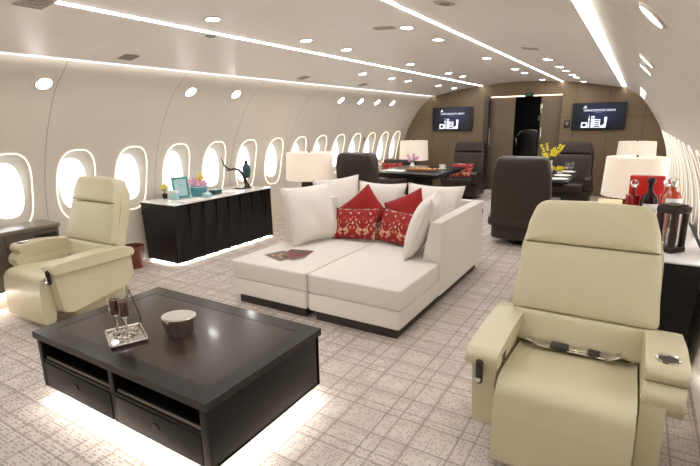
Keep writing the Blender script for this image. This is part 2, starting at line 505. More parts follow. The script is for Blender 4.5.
# bulkheads
def cabin_outline(n=60):
    out = []
    zs = [2.165*i/n for i in range(n+1)]
    out += [(CX+D(z)+.03, z) for z in zs]
    out += [(CX+d, zc(d)+.03) for d in reversed([-1.95+i*3.9/30 for i in range(31)])]
    out += [(CX-D(z)-.03, z) for z in reversed(zs)]
    return out
OX0, OX1, OZ = -3.05, -1.43, 2.115
pts = cabin_outline()
right = [p for p in pts if p[0] > OX1]; 
def slab(name, sel, label):
    bm = BM(); prism(bm, sel, Y1, Y1+.06, 'y'); return structure(obj(name, bm, 'bulkhead_panel', ang=20), label, 'wall')
ro = [p for p in pts if p[0] >= OX1]            # right side incl. ceiling part (ccw from floor)
ro = [(OX1, 0)]+[p for p in pts[:61]]+[p for p in pts[61:92] if p[0] > OX1]+[(OX1, zc(OX1-CX)+.03)]
lo = [(OX0, zc(OX0-CX)+.03)]+[p for p in pts[61:92] if p[0] < OX0]+pts[92:]+[(OX0, 0)]
mo = [(OX0, OZ), (OX1, OZ), (OX1, zc(OX1-CX)+.03)]+[p for p in pts[61:92] if OX0 < p[0] < OX1]+[(OX0, zc(OX0-CX)+.03)]
bm = BM(); 
for sel in (ro, lo, mo): prism(bm, sel, Y1, Y1+.06, 'y')
structure(obj('wall_front', bm, 'bulkhead_panel', ang=20), 'taupe leather-panelled front bulkhead with a wide doorway', 'wall')
bm = BM(); prism(bm, pts, Y0-.06, Y0, 'y')
structure(obj('wall_back', bm, 'bulkhead_panel', ang=20), 'taupe panelled rear bulkhead behind the viewer', 'wall')
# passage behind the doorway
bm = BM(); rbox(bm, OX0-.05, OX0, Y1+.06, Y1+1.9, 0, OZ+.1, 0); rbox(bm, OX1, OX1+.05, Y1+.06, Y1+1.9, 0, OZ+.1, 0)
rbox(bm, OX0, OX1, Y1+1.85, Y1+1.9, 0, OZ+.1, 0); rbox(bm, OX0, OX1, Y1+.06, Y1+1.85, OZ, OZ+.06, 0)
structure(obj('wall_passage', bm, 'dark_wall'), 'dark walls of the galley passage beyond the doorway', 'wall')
bm = BM()
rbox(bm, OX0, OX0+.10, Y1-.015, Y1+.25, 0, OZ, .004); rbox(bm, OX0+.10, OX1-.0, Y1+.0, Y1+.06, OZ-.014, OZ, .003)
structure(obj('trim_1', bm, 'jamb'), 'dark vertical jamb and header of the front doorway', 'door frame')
def door(name, x0, x1, y, label, hx):
    root = thing(name, label, 'door', ((x0+x1)/2, y, 0), kind='structure')
    bm = BM(); rbox(bm, -(x1-x0)/2, (x1-x0)/2, 0, .045, .004, OZ-.04, .004); obj('door_leaf', bm, 'door_panel', root)
    bm = BM(); hx -= (x1+x0)/2
    tube(bm, [(hx, -.035, 1.02), (hx, -.035, 1.42)], .011, 8)
    for z in (1.06, 1.38): tube(bm, [(hx, -.035, z), (hx, .002, z)], .008, 6)
    obj('handle', bm, 'chrome', root)
    return root
door('door_1', OX0+.10, -2.40, Y1+.12, 'brown sliding door panel left of the dark doorway gap', -2.93)
d2 = door('door_2', -1.86, OX1-.002, Y1+.12, 'brown door panel right of the dark doorway gap', -1.82)
bm = BM(); rbox(bm, -.2-.02, -.2+.02, -.006, .002, 1.72, 1.92, .003); obj('latch_plate', bm, 'chrome', d2)
# lit slot over the door panels
bm = BM(); rbox(bm, OX0+.12, OX1-.02, Y1+.075, Y1+.105, OZ-.034, OZ-.012, 0)
tag(obj('header_light', bm, mat('led_header', (255, 220, 180), .4, emit=1.6, emit_rgb=(255, 222, 186), var=0)), 'thin warm light slot above the door panels', 'light')
t = thing('exit_sign', 'small dark green-lit exit sign over the doorway', 'sign', (-2.09, Y1-.012, 2.112))
bm = BM(); rbox(bm, -.085, .085, -.02, .012, -.04, .04, .004); obj('sign_case', bm, 'black_plastic', t)
def text(name, body, size, m, parent, loc, extrude=.0005, rot=(R(90), 0, 0), align='CENTER', sx=1):
    c = bpy.data.curves.new(name, 'FONT'); c.body = body; c.size = size; c.extrude = extrude; c.align_x = align; c.align_y = 'CENTER'
    tmp = bpy.data.objects.new(name, c); me = bpy.data.meshes.new_from_object(tmp); bpy.data.objects.remove(tmp); me.name = name
    me.materials.clear(); me.materials.append(MATS[m]); o = bpy.data.objects.new(name, me); COL.objects.link(o); o.parent = parent; o.location = loc; o.rotation_euler = rot
    o.scale = (sx, 1, 1)
    return o
text('lettering', 'EXIT', .05, 'sign_green', t, (.0, -.0215, 0))
bm = BM(); lathe(bm, [(0, 0), (.04, 0)], 20, cap=False)  # added glowing disc, there to brighten the jump seat frame
tag(obj('passage_fill', bm, 'led_wall', loc=(-2.2, 11.6, OZ-.003)), 'small round fill light added under the dark passage ceiling', 'ceiling light')
# galley seat in the dark passage
t = thing('jump_seat', 'dark upright jump seat with glossy grey frame inside the doorway', 'seat', (-2.24, 11.9, 0))
bm = BM(); o_ = rpoly([(-.23, .62), (.23, .62), (.23, 1.32), (-.23, 1.32)], [.02, .02, .1, .1]); puff(bm, dense(o_, .05), .05, .05, 6, .03); obj('backrest', bm, 'black_plastic', t)
bm = BM(); tube(bm, [(-.25, -.03, .5), (-.25, -.03, 1.22), (-.2, -.03, 1.31), (-.1, -.03, 1.345), (.1, -.03, 1.345), (.2, -.03, 1.31), (.25, -.03, 1.22), (.25, -.03, .5)], .018, 8); obj('frame', bm, 'silver', t)
bm = BM(); rbox(bm, -.25, .25, -.4, .0, .5, .72, .03); obj('seat', bm, 'grey_metal', t)
bm = BM(); rbox(bm, -.2, .2, -.3, .05, 0, .5, .02); obj('base', bm, 'black_plastic', t)
bm = BM(); tube(bm, [(-.27, -.06, 1.27), (-.29, -.07, 1.2), (-.27, -.07, 1.1), (-.28, -.06, .95)], .014, 6); obj('handset_cord', bm, 'silver', t)
bm = BM(); rbox(bm, -.03, .03, -.012, 0, -.06, .06, .006)
tag(obj('wall_phone', bm, 'white_plastic', loc=(-2.17, Y1+1.845, 1.62)), 'small white panel on the dark passage wall', 'panel')
# control panel
t = thing('control_panel', 'small square black control panel beside the right screen', 'control panel', (-1.30, Y1, 1.49))
bm = BM(); rbox(bm, -.055, .055, -.014, -.0005, -.075, .075, .005); obj('plate', bm, 'black_plastic', t)
bm = BM(); rbox(bm, -.03, .03, -.017, -.012, -.04, .04, .003); obj('touch_pad', bm, 'grey_metal', t)

# TVs
def tv(x, label):
    t = thing('television', label, 'television', (x, Y1-.03, 1.63), group='bulkhead televisions')
    bm = BM(); rbox(bm, -.485, .485, -.022, .029, -.272, .272, .006); obj('housing', bm, 'black_plastic', t)
    bm = BM(); rbox(bm, -.472, .472, -.0245, -.018, -.259, .259, 0); obj('screen', bm, 'tv_picture', t)
    y = -.0255
    text('title_text', 'UNPRECEDENTED DREAM', .056, 'screen_white', t, (.01, y, .118), sx=.86)
    text('subtitle_text', '- - - - - - -', .03, 'screen_white', t, (.0, y, .078))
    bm = BM()
    def poly(ps): prism(bm, [(-.30+a*.00188*1.0, -.222+b*.00188) for a, b in ps], y-.0008, y, 'y')
    # skyline silhouettes
    def ring(x0, z0, x1, z1, cx, cz, r):
        o1 = [(x0, z0), (x1, z0), (x1, z1), (x0, z1)]
        n = 20; A = []; B = []
        for i in range(n):
            a = 2*math.pi*(i+.5)/n; c, s = math.cos(a), math.sin(a)
            A.append((cx+r*c, cz+r*s)); k = min(((x1-cx) if c > 0 else (cx-x0))/max(abs(c), 1e-6), ((z1-cz) if s > 0 else (cz-z0))/max(abs(s), 1e-6)); B.append((cx+c*k, cz+s*k))
        for i in range(n): poly([A[i], A[(i+1) % n], B[(i+1) % n], B[i]])
    ring(0, 0, 62, 58, 30, 30, 18)
    poly([(66, 0), (82, 0), (78, 70), (75, 130), (73, 130), (70, 70)])
    poly([(66, 82), (82, 82), (80, 92), (68, 92)])
    poly([(94, 0), (118, 0), (123, 92), (95, 92)]); poly([(95, 92), (103, 92), (104, 122), (96, 122)]); poly([(116, 92), (123, 92), (125, 122), (117, 122)]); poly([(104, 112), (117, 112), (117, 122), (104, 122)])
    poly([(124, 0), (182, 0), (182, 8), (124, 8)]); poly([(124, 80), (182, 80), (182, 88), (124, 88)])
    for z in (23, 42, 61): poly([(126, z), (180, z), (180, z+8), (126, z+8)])
    for x_ in (124, 176): poly([(x_, 8), (x_+6, 8), (x_+6, 80), (x_, 80)])
    poly([(186, 0), (238, 0), (246, 108), (230, 114), (218, 110), (222, 46), (204, 26), (186, 22)])
    obj('skyline_graphic', bm, 'screen_white', t)
    bm = BM()
    prism(bm, [(-.285, .165), (-.255, .20), (-.245, .225), (-.235, .20), (-.21, .175), (-.235, .185), (-.25, .178)], y-.0008, y, 'y')
    prism(bm, [(-.29, .158), (-.215, .158), (-.215, .162), (-.29, .162)], y-.0008, y, 'y')
    obj('logo', bm, 'screen_white', t)
tv(-3.783, 'wall television showing white skyline graphics, left of the doorway')
tv(-.73, 'wall television showing white skyline graphics, right of the doorway')

# ceiling light strips
def strip(d0, d1, label):
    bm = BM()
    def zz(d): return zc(d)-.005
    a, b = sorted((d0, d1))
    n = 1
    if abs(d0) > 1.5: zz = lambda d: 2.192      # behind the open cove slot
    top = [(CX+a, zz(a)+.010), (CX+a, zz(a)), (CX+b, zz(b)), (CX+b, zz(b)+.010)]
    prism(bm, top, Y0+.05, Y1-.01, 'y')
    tag(obj('light_strip', bm, 'led_cove' if abs(d0) > 1.5 else 'led_strip'), label, 'ceiling light', 'long ceiling light strips')
strip(-1.975, -1.905, 'long ceiling light strip above the left wall windows')
strip(-.850, -.828, 'long thin ceiling light strip left of the cabin centre line')
strip(.822, .846, 'long thin ceiling light strip right of the cabin centre line')
strip(1.90, 1.975, 'long wide ceiling light strip along the right wall curve')

# downlights
def downlight(x, y, z, ax, label, m='led_down', r=.05):
    root = thing('downlight', label, 'ceiling light', (x, y, z), group='recessed downlights')
    root.rotation_euler = (0, ax, 0)
    bm = BM(); lathe(bm, [(r+.012, .004), (r+.012, -.006), (r+.001, -.006), (r+.001, .004)], 28, cap=False); obj('trim_ring', bm, 'panel', root)
    bm = BM(); lathe(bm, [(0, -.003), (r, -.003)], 28, cap=False); obj('lens', bm, m, root)
rows = {'row left of the centre line': (-.52, [.2, 1.3, 2.67, 3.84, 4.57, 6.25, 7.8, 8.55]), 'row right of the centre line': (.53, [.2, 1.3, 3.84, 4.57, 6.28, 7.9, 8.63, 10.35]),
        'far left row': (-1.27, [1.2, 6.23, 7.2, 7.84, 9.32, 10.28]), 'far right row': (1.27, [1.2, 6.25, 7.23, 7.88, 8.62, 9.23, 10.4])}
for nm, (d, ys) in rows.items():
    sl = (zc(d+.05)-zc(d-.05))/.1
    for i, y in enumerate(sorted(ys, reverse=True)):
        downlight(CX+d, y, zc(d)-.001, -math.atan(sl), 'round ceiling downlight, %s from the bulkhead in the %s' % (ORD[i], nm))
for side, ys, nm in ((-1, [.6, 2.26, 3.87, 4.6, 7.15, 7.84, 8.5, 9.18], 'left'), (1, [.6, 1.95, 3.45, 4.05, 7.15, 7.84, 8.5, 9.18], 'right')):
    z = 1.93 if side > 0 else 1.98; dd = D(z); sl = (D(z+.04)-D(z-.04))/.08      # dd/dz
    ang = math.atan2(1, -sl)      # tilt of the normal
    for i, y in enumerate(sorted(ys, reverse=True)):
        downlight(CX+side*(dd-.003), y, z-.003, -side*(-math.atan2(1, -sl)) if False else side*math.atan2(1, -sl), 'round bright wall downlight above the %s windows, %s from the bulkhead' % (nm, ORD[i]), 'led_wall', .062 if side < 0 else .05)

# ceiling vents / speakers / detectors
def vent(x, y, lx, ly, label, m='grille', rnd=False):
    d = x-CX; sl = (zc(d+.05)-zc(d-.05))/.1 if abs(d) < 1.85 else 0
    root = thing('ceiling_vent' if not rnd else 'ceiling_speaker', label, 'vent' if not rnd else 'speaker', (x, y, zc(d)-.001)); root.rotation_euler = (0, -math.atan(sl), 0)
    bm = BM()
    if rnd: lathe(bm, [(0, -.006), (lx*.9, -.006), (lx, 0)], 24)
    else: rbox(bm, -lx, lx, -ly, ly, -.006, 0, .002, 1)
    obj('grille_plate', bm, m, root)
    bm = BM()
    if rnd: lathe(bm, [(lx*.35, -.009), (lx*.35, -.006), (lx*.5, -.006), (lx*.5, -.009)], 20)
    else:
        for i in range(5):
            xx = -lx*.8+i*lx*.4; rbox(bm, xx-.004, xx+.004, -ly*.85, ly*.85, -.009, -.005, 0)
    obj('slats', bm, 'dark_grille', root)
vent(-3.20, 1.62, .10, .085, 'flat grey ceiling grille nearest the viewer, upper left')
vent(-4.02, 2.77, .07, .07, 'small grey ceiling grille above the left armchair', 'dark_grille')
vent(-3.20, 3.01, .05, .05, 'round grey ceiling speaker left of the centre strip', 'dark_grille', True)
vent(-4.02, 5.40, .07, .07, 'small grey ceiling grille above the black console', 'grille')
vent(-4.02, 7.05, .07, .07, 'small grey ceiling grille near the far left table', 'dark_grille')
vent(-1.95, 3.80, .09, .05, 'flat pale ceiling grille above the sofa')
vent(-1.11, 2.97, .07, .07, 'round pale ceiling speaker at the top of view, right of centre', 'grille', True)
vent(-1.02, 5.2, .08, .06, 'flat pale ceiling grille left of the wide right strip')

# ------------------------------------------------------------------ cream armchairs
def make_armchair(label, loc, rz=0):
    t = thing('armchair', label, 'armchair', loc, rz, 'cream leather swivel armchairs')
    LM = 'leather'
    # seat with waterfall front that runs down to the floor
    prof = rpoly([(.22, .41), (-.30, .455), (-.435, .445), (-.45, .30), (-.455, .055), (-.36, .05), (-.33, .27), (.22, .27)], [.03, .1, .07, .25, .02, .02, .05, .02], 8)
    bm = BM(); prism(bm, prof, -.275, .275, 'x', .018, 3); obj('seat', bm, LM, t)
    # back pieces, in a reclined frame
    MB = T(0, .17, .44) @ RX(-17)
    lum = rpoly([(-.31, -.03), (.31, -.03), (.335, .145), (-.335, .145)], [.03, .03, .02, .02])
    bm = BM(); puff(bm, dense(lum, .04), .085, .04, 5, .02, MB); obj('lumbar_cushion', bm, LM, t)
    bk = rpoly([(-.348, .145), (.348, .145), (.320, .511), (-.320, .511)], [.035, .035, .003, .003])
    bm = BM(); puff(bm, dense(bk, .04), .085, .06, 6, .035, MB); obj('backrest', bm, LM, t)
    hd = rpoly([(-.318, .512), (.318, .512), (.306, .62), (.268, .742), (0, .752), (-.268, .742), (-.306, .62)], [.003, .003, .06, .085, .2, .085, .06], 8)
    bm = BM(); puff(bm, dense(hd, .04), .10, .06, 5, .03, MB); obj('headrest', bm, LM, t)
    sh = rpoly([(-.345, -.12), (.345, -.12), (.335, .5), (.29, .70), (-.29, .70), (-.335, .5)], [.05, .05, .1, .1, .1, .1])
    bm = BM(); prism(bm, sh, -.012, .075, 'y', .025, 3, MB); obj('back_shell', bm, LM, t)
    # aisle arm: overhanging pad on a slanted side panel
    a = thing_part('armrest', t)
    bm = BM()
    pad = rpoly([(-.395, .485), (-.41, .545), (-.37, .567), (-.1, .578), (.18, .572), (.31, .55), (.31, .48)], [.015, .03, .05, .2, .1, .03, .02])
    prism(bm, pad, -.425, -.275, 'x', .016, 3); bm_to(a, bm, LM)
    bm = BM()
    pan = rpoly([(-.385, .50), (.29, .50), (.30, .31), (.24, .215), (-.27, .135), (-.345, .15)], [.01, .02, .08, .05, .05, .04])
    prism(bm, pan, -.395, -.29, 'x', .014, 3); obj('side_panel', bm, LM, a)
    bm = BM(); rbox(bm, -.372, -.338, -.4215, -.39, .405, .525, .012, 3, T(0, .0, 0)); obj('control_slot', bm, 'black_plastic', a)
    bm = BM(); lathe(bm, [(0, .012), (.012, .010), (.014, 0)], 16, T(-.355, -.421, .43) @ RX(90)); obj('control_knob', bm, 'chrome', a)
    bm = BM()
    for yy in (-.30, -.265): rbox(bm, -.2785, -.271, yy-.012, yy+.012, .475, .525, .003)
    obj('seat_switch', bm, 'black_plastic', a)
    # window-side arm: taller, with cup holder
    a = thing_part('armrest', t)
    bm = BM()
    pad = rpoly([(-.27, .545), (-.30, .585), (-.265, .622), (-.05, .625), (.20, .59), (.20, .50), (-.2, .52)], [.02, .03, .04, .2, .03, .02, .02])
    prism(bm, pad, .285, .44, 'x', .016, 3); bm_to(a, bm, LM)
    bm = BM()
    rol = rpoly([(-.25, .385), (-.31, .45), (-.325, .50), (-.28, .542), (.20, .515), (.20, .40)], [.05, .06, .04, .04, .02, .02])
    prism(bm, rol, .29, .435, 'x', .016, 3); obj('arm_roll', bm, LM, a)
    bm = BM()
    pan = rpoly([(-.31, .50), (.20, .50), (.28, .31), (.24, .215), (-.25, .10), (-.32, .12)], [.01, .02, .08, .05, .05, .03])
    prism(bm, pan, .285, .375, 'x', .014, 3); obj('side_panel', bm, LM, a)
    bm = BM(); lathe(bm, [(.030, -.02), (.036, .004), (.046, .007), (.048, .0)], 24, T(.365, -.205, .6225)); obj('cup_holder', bm, 'chrome', a)
    bm = BM(); lathe(bm, [(0, .0015), (.037, .0015), (.037, -.01)], 24, T(.365, -.205, .6225)); obj('cup_well', bm, 'black_plastic', a)
    # seat belt lying across the seat
    sb = None
    bm = BM()
    pts = [(-.25, .085, .455), (-.215, .04, .475), (-.16, .045, .452), (-.08, .055, .448), (.02, .06, .447), (.10, .065, .447), (.15, .045, .452), (.20, .05, .478), (.25, .09, .44)]
    for p_, q_ in zip(pts, pts[1:]):
        p_, q_ = Vector(p_), Vector(q_); d = (q_-p_)
        M = Matrix.Translation((p_+q_)/2) @ d.to_track_quat('X', 'Z').to_matrix().to_4x4()
        rbox(bm, -d.length/2-.004, d.length/2+.004, -.027, .027, -.003, .003, .002, 1, M)
    sb = obj('seat_belt', bm, 'silver', t)
    bm = BM(); rbox(bm, -.115, -.03, .025, .085, .445, .466, .006); obj('buckle', bm, 'black_plastic', sb); bm = BM(); rbox(bm, .06, .115, .035, .09, .445, .463, .006); obj('length_adjuster', bm, 'black_plastic', sb)
    bm = BM(); rbox(bm, -.028, .055, .04, .085, .445, .459, .004); obj('buckle_tongue', bm, 'chrome', sb)
    # base
    bm = BM(); rbox(bm, -.24, .24, -.18, .30, .0, .24, .03); obj('pedestal_base', bm, LM, t)
    bm = BM(); rbox(bm, -.30, .30, -.28, .28, .20, .30, .03); obj('seat_pan', bm, LM, t)
    return t
def thing_part(name, parent):
    o = bpy.data.objects.new(name, bpy.data.meshes.new(name)); COL.objects.link(o); o.parent = parent; return o
def bm_to(o, bm, m):
    bmesh.ops.recalc_face_normals(bm, faces=bm.faces[:]); bm.to_mesh(o.data); bm.free(); smooth(o.data); o.data.materials.append(MATS[m])
ac = make_armchair('cream leather armchair in the right foreground with a seat belt across it', (-.160, 2.37, 0), 0)
ac2 = dup(ac, (-4.19, 2.10, 0), R(2), 'cream leather armchair at left beside the windows and grey console', (-1, 1, .985))

# ------------------------------------------------------------------ coffee table
CTX0, CTX1, CTY0, CTY1, CTZ = -2.89, -1.44, 1.155, 2.01, .45
t = thing('coffee_table', 'large black glossy coffee table with open shelves, glowing underneath', 'coffee table', ((CTX0+CTX1)/2, (CTY0+CTY1)/2, 0))
hx, hy = (CTX1-CTX0)/2, (CTY1-CTY0)/2
bm = BM(); bw = .10
M0 = None
# mitred frame top
for pts in ([(-hx, -hy), (hx, -hy), (hx-bw, -hy+bw), (-hx+bw, -hy+bw)], [(hx, -hy), (hx, hy), (hx-bw, hy-bw), (hx-bw, -hy+bw)],
            [(hx, hy), (-hx, hy), (-hx+bw, hy-bw), (hx-bw, hy-bw)], [(-hx, hy), (-hx, -hy), (-hx+bw, -hy+bw), (-hx+bw, hy-bw)]):
    prism(bm, pts, CTZ-.04, CTZ, 'z')
mat('table_frame', (22, 19, 17), .25, spec=.35, coat=.15, var=.1, vscale=12)
mat('table_top', (54, 42, 34), .26, spec=.4, coat=.15, var=.2, vscale=10)
obj('top_frame', bm, 'table_frame', t)
bm = BM(); rbox(bm, -hx+bw-.002, hx-bw+.002, -hy+bw-.002, hy-bw+.002, CTZ-.035, CTZ-.0012, 0); obj('top_panel', bm, 'table_top', t)
ZB = .10; ins = .012
bm = BM()
rbox(bm, hx-ins-.05, hx-ins, -hy+ins, hy-ins, ZB, CTZ-.04, .003); rbox(bm, -hx+ins, -hx+ins+.04, -hy+ins, hy-ins, ZB, CTZ-.04, .003)
rbox(bm, -hx+ins, hx-ins, hy-ins-.03, hy-ins, ZB, CTZ-.04, .003)
rbox(bm, -.02, .02, -hy+ins+.004, hy-.05, ZB, CTZ-.04, .002)
rbox(bm, -hx+ins, hx-ins, -hy+.02, hy-ins, ZB, ZB+.02, .002)
rbox(bm, -hx+ins+.03, hx-ins-.03, -hy+ins+.005, hy-.04, .262, .282, .002)
rbox(bm, -hx+.05, hx-.05, -.0, .02, .28, CTZ-.04, 0)
obj('carcass', bm, 'black_wood', t)
for sx in (-1, 1):
    x0, x1 = (.022, hx-.064) if sx > 0 else (-hx+.054, -.022)
    bm = BM(); rbox(bm, x0, x1, -hy+ins-.001, -hy+.045, ZB+.004, .262, .004)
    dr = obj('drawer', bm, 'black_wood', t)
    xc = (x0+x1)/2
    bm = BM(); rbox(bm, xc-.022, xc+.022, -hy+ins-.006, -hy+ins+.002, .185, .215, .003); obj('finger_pull', bm, 'bronze', dr)
    bm = BM(); rbox(bm, x0+.01, x1-.01, -hy+ins+.012, -hy+ins+.022, .282, .297, .002); obj('shelf_lip', bm, 'grey_metal', t)
bm = BM(); rbox(bm, -hx+.12, hx-.12, -hy+.12, hy-.12, .0, ZB-.012, .0); obj('recessed_base', bm, 'black_plastic', t)
bm = BM()
for x0, x1, y0, y1 in ((-hx+.05, hx-.05, -hy+.05, -hy+.075), (-hx+.05, hx-.05, hy-.075, hy-.05), (-hx+.05, -hx+.075, -hy+.09, hy-.09), (hx-.075, hx-.05, -hy+.09, hy-.09)):
    rbox(bm, x0, x1, y0, y1, ZB-.010, ZB-.002, 0)
obj('under_light', bm, 'led_under', t)

# on the coffee table
t = thing('serving_tray', 'small rectangular silver tray holding two glasses on the coffee table', 'tray', (-2.335, 1.387, CTZ-.001), R(-25))
bm = BM(); rbox(bm, -.12, .12, -.09, .09, .002, .010, .003); obj('tray_base', bm, 'silver', t)
bm = BM()
for a, b in (((-.12, -.09), (.12, -.09)), ((.12, -.09), (.12, .09)), ((.12, .09), (-.12, .09)), ((-.12, .09), (-.12, -.09))): tube(bm, [(a[0], a[1], .014), (b[0], b[1], .014)], .007, 6)
obj('tray_rim', bm, 'chrome', t)
bm = BM()
for i in range(9):
    rbox(bm, -.03, .03, -.012, .012, .010, .016+.004*(i % 3), .004, 2, T(random.uniform(-.07, .07), random.uniform(-.05, .05), 0) @ RZ(random.uniform(0, 180)))
tag(obj('wrapped_sweets', bm, 'silver', loc=(-2.32, 1.385, CTZ-.001), rot=(0, 0, R(-25))), 'silver foil-wrapped sweets scattered on the silver tray', 'sweets', kind='stuff')
def flute(x, y, label):
    t = thing('champagne_flute', label, 'glass', (x, y, CTZ+.007), group='flutes on the tray'); t.scale = (1.15, 1.15, 1.2)
    bm = BM(); lathe(bm, [(0, 0), (.032, 0), (.030, .003), (.006, .008), (.0045, .075), (.010, .085)], 20); obj('stem', bm, 'chrome', t)
    bm = BM(); lathe(bm, [(0, .083), (.012, .086), (.024, .105), (.027, .14), (.025, .185), (.023, .1855), (.0245, .14), (.021, .106), (0, .088)], 24, cap=False); obj('bowl', bm, 'glass', t)
    bm = BM(); lathe(bm, [(0, .0895), (.0115, .091), (.0205, .106), (.0235, .14), (.0228, .165), (0, .165)], 24, cap=False); obj('drink', bm, mat('tea', (104, 52, 26), .1), t) if 'tea' not in MATS else obj('drink', bm, 'tea', t)
flute(-2.42, 1.39, 'stemmed champagne flute on the silver tray, the left one')
flute(-2.345, 1.40, 'stemmed champagne flute on the silver tray, the right one')
t = thing('tent_card', 'dark folded tent card standing behind the two flutes', 'card', (-2.545, 1.56, CTZ-.001), R(-25))
bm = BM(); prism(bm, [(-.05, 0), (-.046, 0), (0, .195), (.046, 0), (.05, 0), (.002, .205), (-.002, .205)], -.05, .05, 'x'); obj('folded_sheet', bm, 'brown_card', t)
bm = BM(); prism(bm, [(-.004, .190), (.004, .190), (.003, .207), (-.003, .207)], -.051, .051, 'x'); obj('silver_edge', bm, 'silver', t)
t = thing('silver_bowl', 'oval brushed silver bowl with a slanted pale top on the coffee table', 'bowl', (-2.13, 1.585, CTZ-.001), R(-10))
bm = BM(); vs = lathe(bm, [(0, 0), (.10, 0), (.112, .04), (.122, .095), (.118, .098), (0, .096)], 40, sy=.72)
for v in vs:
    if v.co.z > .08: v.co.z += v.co.x*.10
obj('vessel', bm, 'silver', t)
bm = BM(); vs = lathe(bm, [(0, .0975), (.112, .0985), (.112, .096)], 40, sy=.72)
for v in vs: v.co.z += v.co.x*.10+.0015
obj('lid', bm, mat('pale_metal', (206, 200, 190), .35, metal=.4), t)

# ------------------------------------------------------------------ sofa (two chaise modules)
def chaise(side, x0, x1, label):
    # side -1: arm on the left, +1: arm on the right
    t = thing('chaise_sofa', label, 'sofa', ((x0+x1)/2, 2.87, 0), group='cream chaise sofas pushed together')
    h = (x1-x0)/2; L = 2.10
    bm = BM(); rbox(bm, -h+.05, h-.05, .05, L-.05, 0, .10, .004); obj('plinth', bm, 'plinth', t)
    bm = BM(); rbox(bm, -h+.004, h-.004, 0, L-.006, .09, .245, .022, 3); obj('base', bm, 'white_fabric', t)
    a0 = h-.20 if side > 0 else -h+.20
    bm = BM()
    pts = [(-h+.002, 0), (h-.002, 0), (h-.002, .80)]
    if side > 0: pts = [(-h+.002, .0), (h-.002, .0), (h-.002, .78), (h-.19, .78), (h-.19, 1.88), (-h+.002, 1.88)]
    else: pts = [(-h+.002, .0), (h-.002, .0), (h-.002, 1.88), (-h+.19, 1.88), (-h+.19, .78), (-h+.002, .78)]
    prism(bm, rpoly(pts, [.03, .03, .02, .02, .02, .02], 3), .247, .405, 'z', .022, 3); obj('seat_cushion', bm, 'white_fabric', t)
    bm = BM()
    s = side
    sec = [(s*h, .10), (s*h, .755), (s*(h-.10), .755), (s*(h-.20), .25), (s*(h-.20), .10)]
    prism(bm, sec if s > 0 else sec[::-1], .80, L, 'y', .01, 2); obj('armrest', bm, 'white_fabric', t)
    bm = BM()
    sec = [(L, .24), (L, .755), (L-.10, .755), (L-.21, .25)]
    xa, xb = (-h+.003, h-.102) if s > 0 else (-h+.102, h-.003)
    prism(bm, sec, xa, xb, 'x', .01, 2); obj('backrest', bm, 'white_fabric', t)
    if s > 0:
        bm = BM(); rbox(bm, h-.0005, h+.004, L-.055, L-.035, .62, .67, .002); obj('socket', bm, 'black_plastic', t)
    return t
SX0, SXM, SX1 = -3.045, -2.19, -1.345
chaise(-1, SX0, SXM-.004, 'long cream chaise sofa with arm at its left, magazines on it')
chaise(1, SXM+.004, SX1, 'long cream chaise sofa with arm at its right, nearest the aisle')

def pillow(name, w, h, t, center, n, up, m, label, cat='cushion', group=None, piping=None, pinch=.07):
    bm = BM(); N = 18; G = {}
    for sgn in (1, -1):
        for i in range(N+1):
            for j in range(N+1):
                u = -1+2*i/N; v = -1+2*j/N
                edge = i in (0, N) or j in (0, N)
                if edge and sgn == -1: G[(i, j, -1)] = G[(i, j, 1)]; continue
                x = w/2*u*(1-pinch*(1-v*v)); y = h/2*v*(1-pinch*(1-u*u))
                z = sgn*t/2*(max(0, (1-u*u)*(1-v*v)))**.42
                z += .006*math.sin(u*5+v*3+center[0]*9)*(1-u*u)*(1-v*v)
                G[(i, j, sgn)] = bm.verts.new((x, y, z))
    for sgn in (1, -1):
        for i in range(N):
            for j in range(N): bm.faces.new((G[(i, j, sgn)], G[(i+1, j, sgn)], G[(i+1, j+1, sgn)], G[(i, j+1, sgn)]))
    o = obj(name, bm, m, ang=80); o.matrix_world = frameM(center, n, up)
    tag(o, label, cat, group)
    bm = BM(); pts = []
    for i in range(4*N):
        s, k = divmod(i, N); q = -1+2*k/N
        u, v = ((q, -1), (1, q), (-q, 1), (-1, -q))[s]
        pts.append((w/2*u*(1-pinch*(1-v*v)), h/2*v*(1-pinch*(1-u*u)), 0))
    tube(bm, pts, .005, 6, closed=True); obj('piping', bm, piping or m, o)
    return o
WC = 'large white sofa cushions'
pillow('sofa_cushion', .62, .60, .20, (-2.79, 3.80, .70), (.90, -.30, .36), (0, 0, 1), 'cushion_fabric', 'large white cushion leaning on the left arm of the sofa', group=WC, pinch=.09)
pillow('sofa_cushion', .56, .56, .20, (-2.99, 4.60, .70), (.42, -.82, .36), (-.12, 0, 1), 'cushion_fabric', 'large white cushion in the left back corner of the sofa', group=WC, pinch=.10)
pillow('sofa_cushion', .62, .54, .20, (-2.49, 4.72, .66), (.0, -.94, .32), (0, 0, 1), 'cushion_fabric', 'white back cushion behind the left pointed red cushion', group=WC, pinch=.10)
pillow('sofa_cushion', .66, .56, .20, (-1.83, 4.70, .66), (-.03, -.94, .32), (0, 0, 1), 'cushion_fabric', 'white back cushion at the right end of the sofa back', group=WC, pinch=.10)
pillow('sofa_cushion', .60, .60, .22, (-1.61, 3.90, .68), (-.86, -.22, .36), (0, 0, 1), 'cushion_fabric', 'large white cushion leaning on the right arm of the sofa', group=WC, pinch=.09)
pillow('red_cushion', .46, .46, .16, (-2.54, 4.42, .62), (.05, -.90, .38), (.95, 0, 1), 'red_velvet', 'plain red cushion standing on its point, left of the pair', group='plain red cushions')
pillow('red_cushion', .46, .46, .16, (-1.98, 4.34, .645), (-.15, -.88, .40), (-.45, 0, 1), 'red_velvet', 'plain red cushion tilted on its corner, partly behind the right cushion', group='plain red cushions')
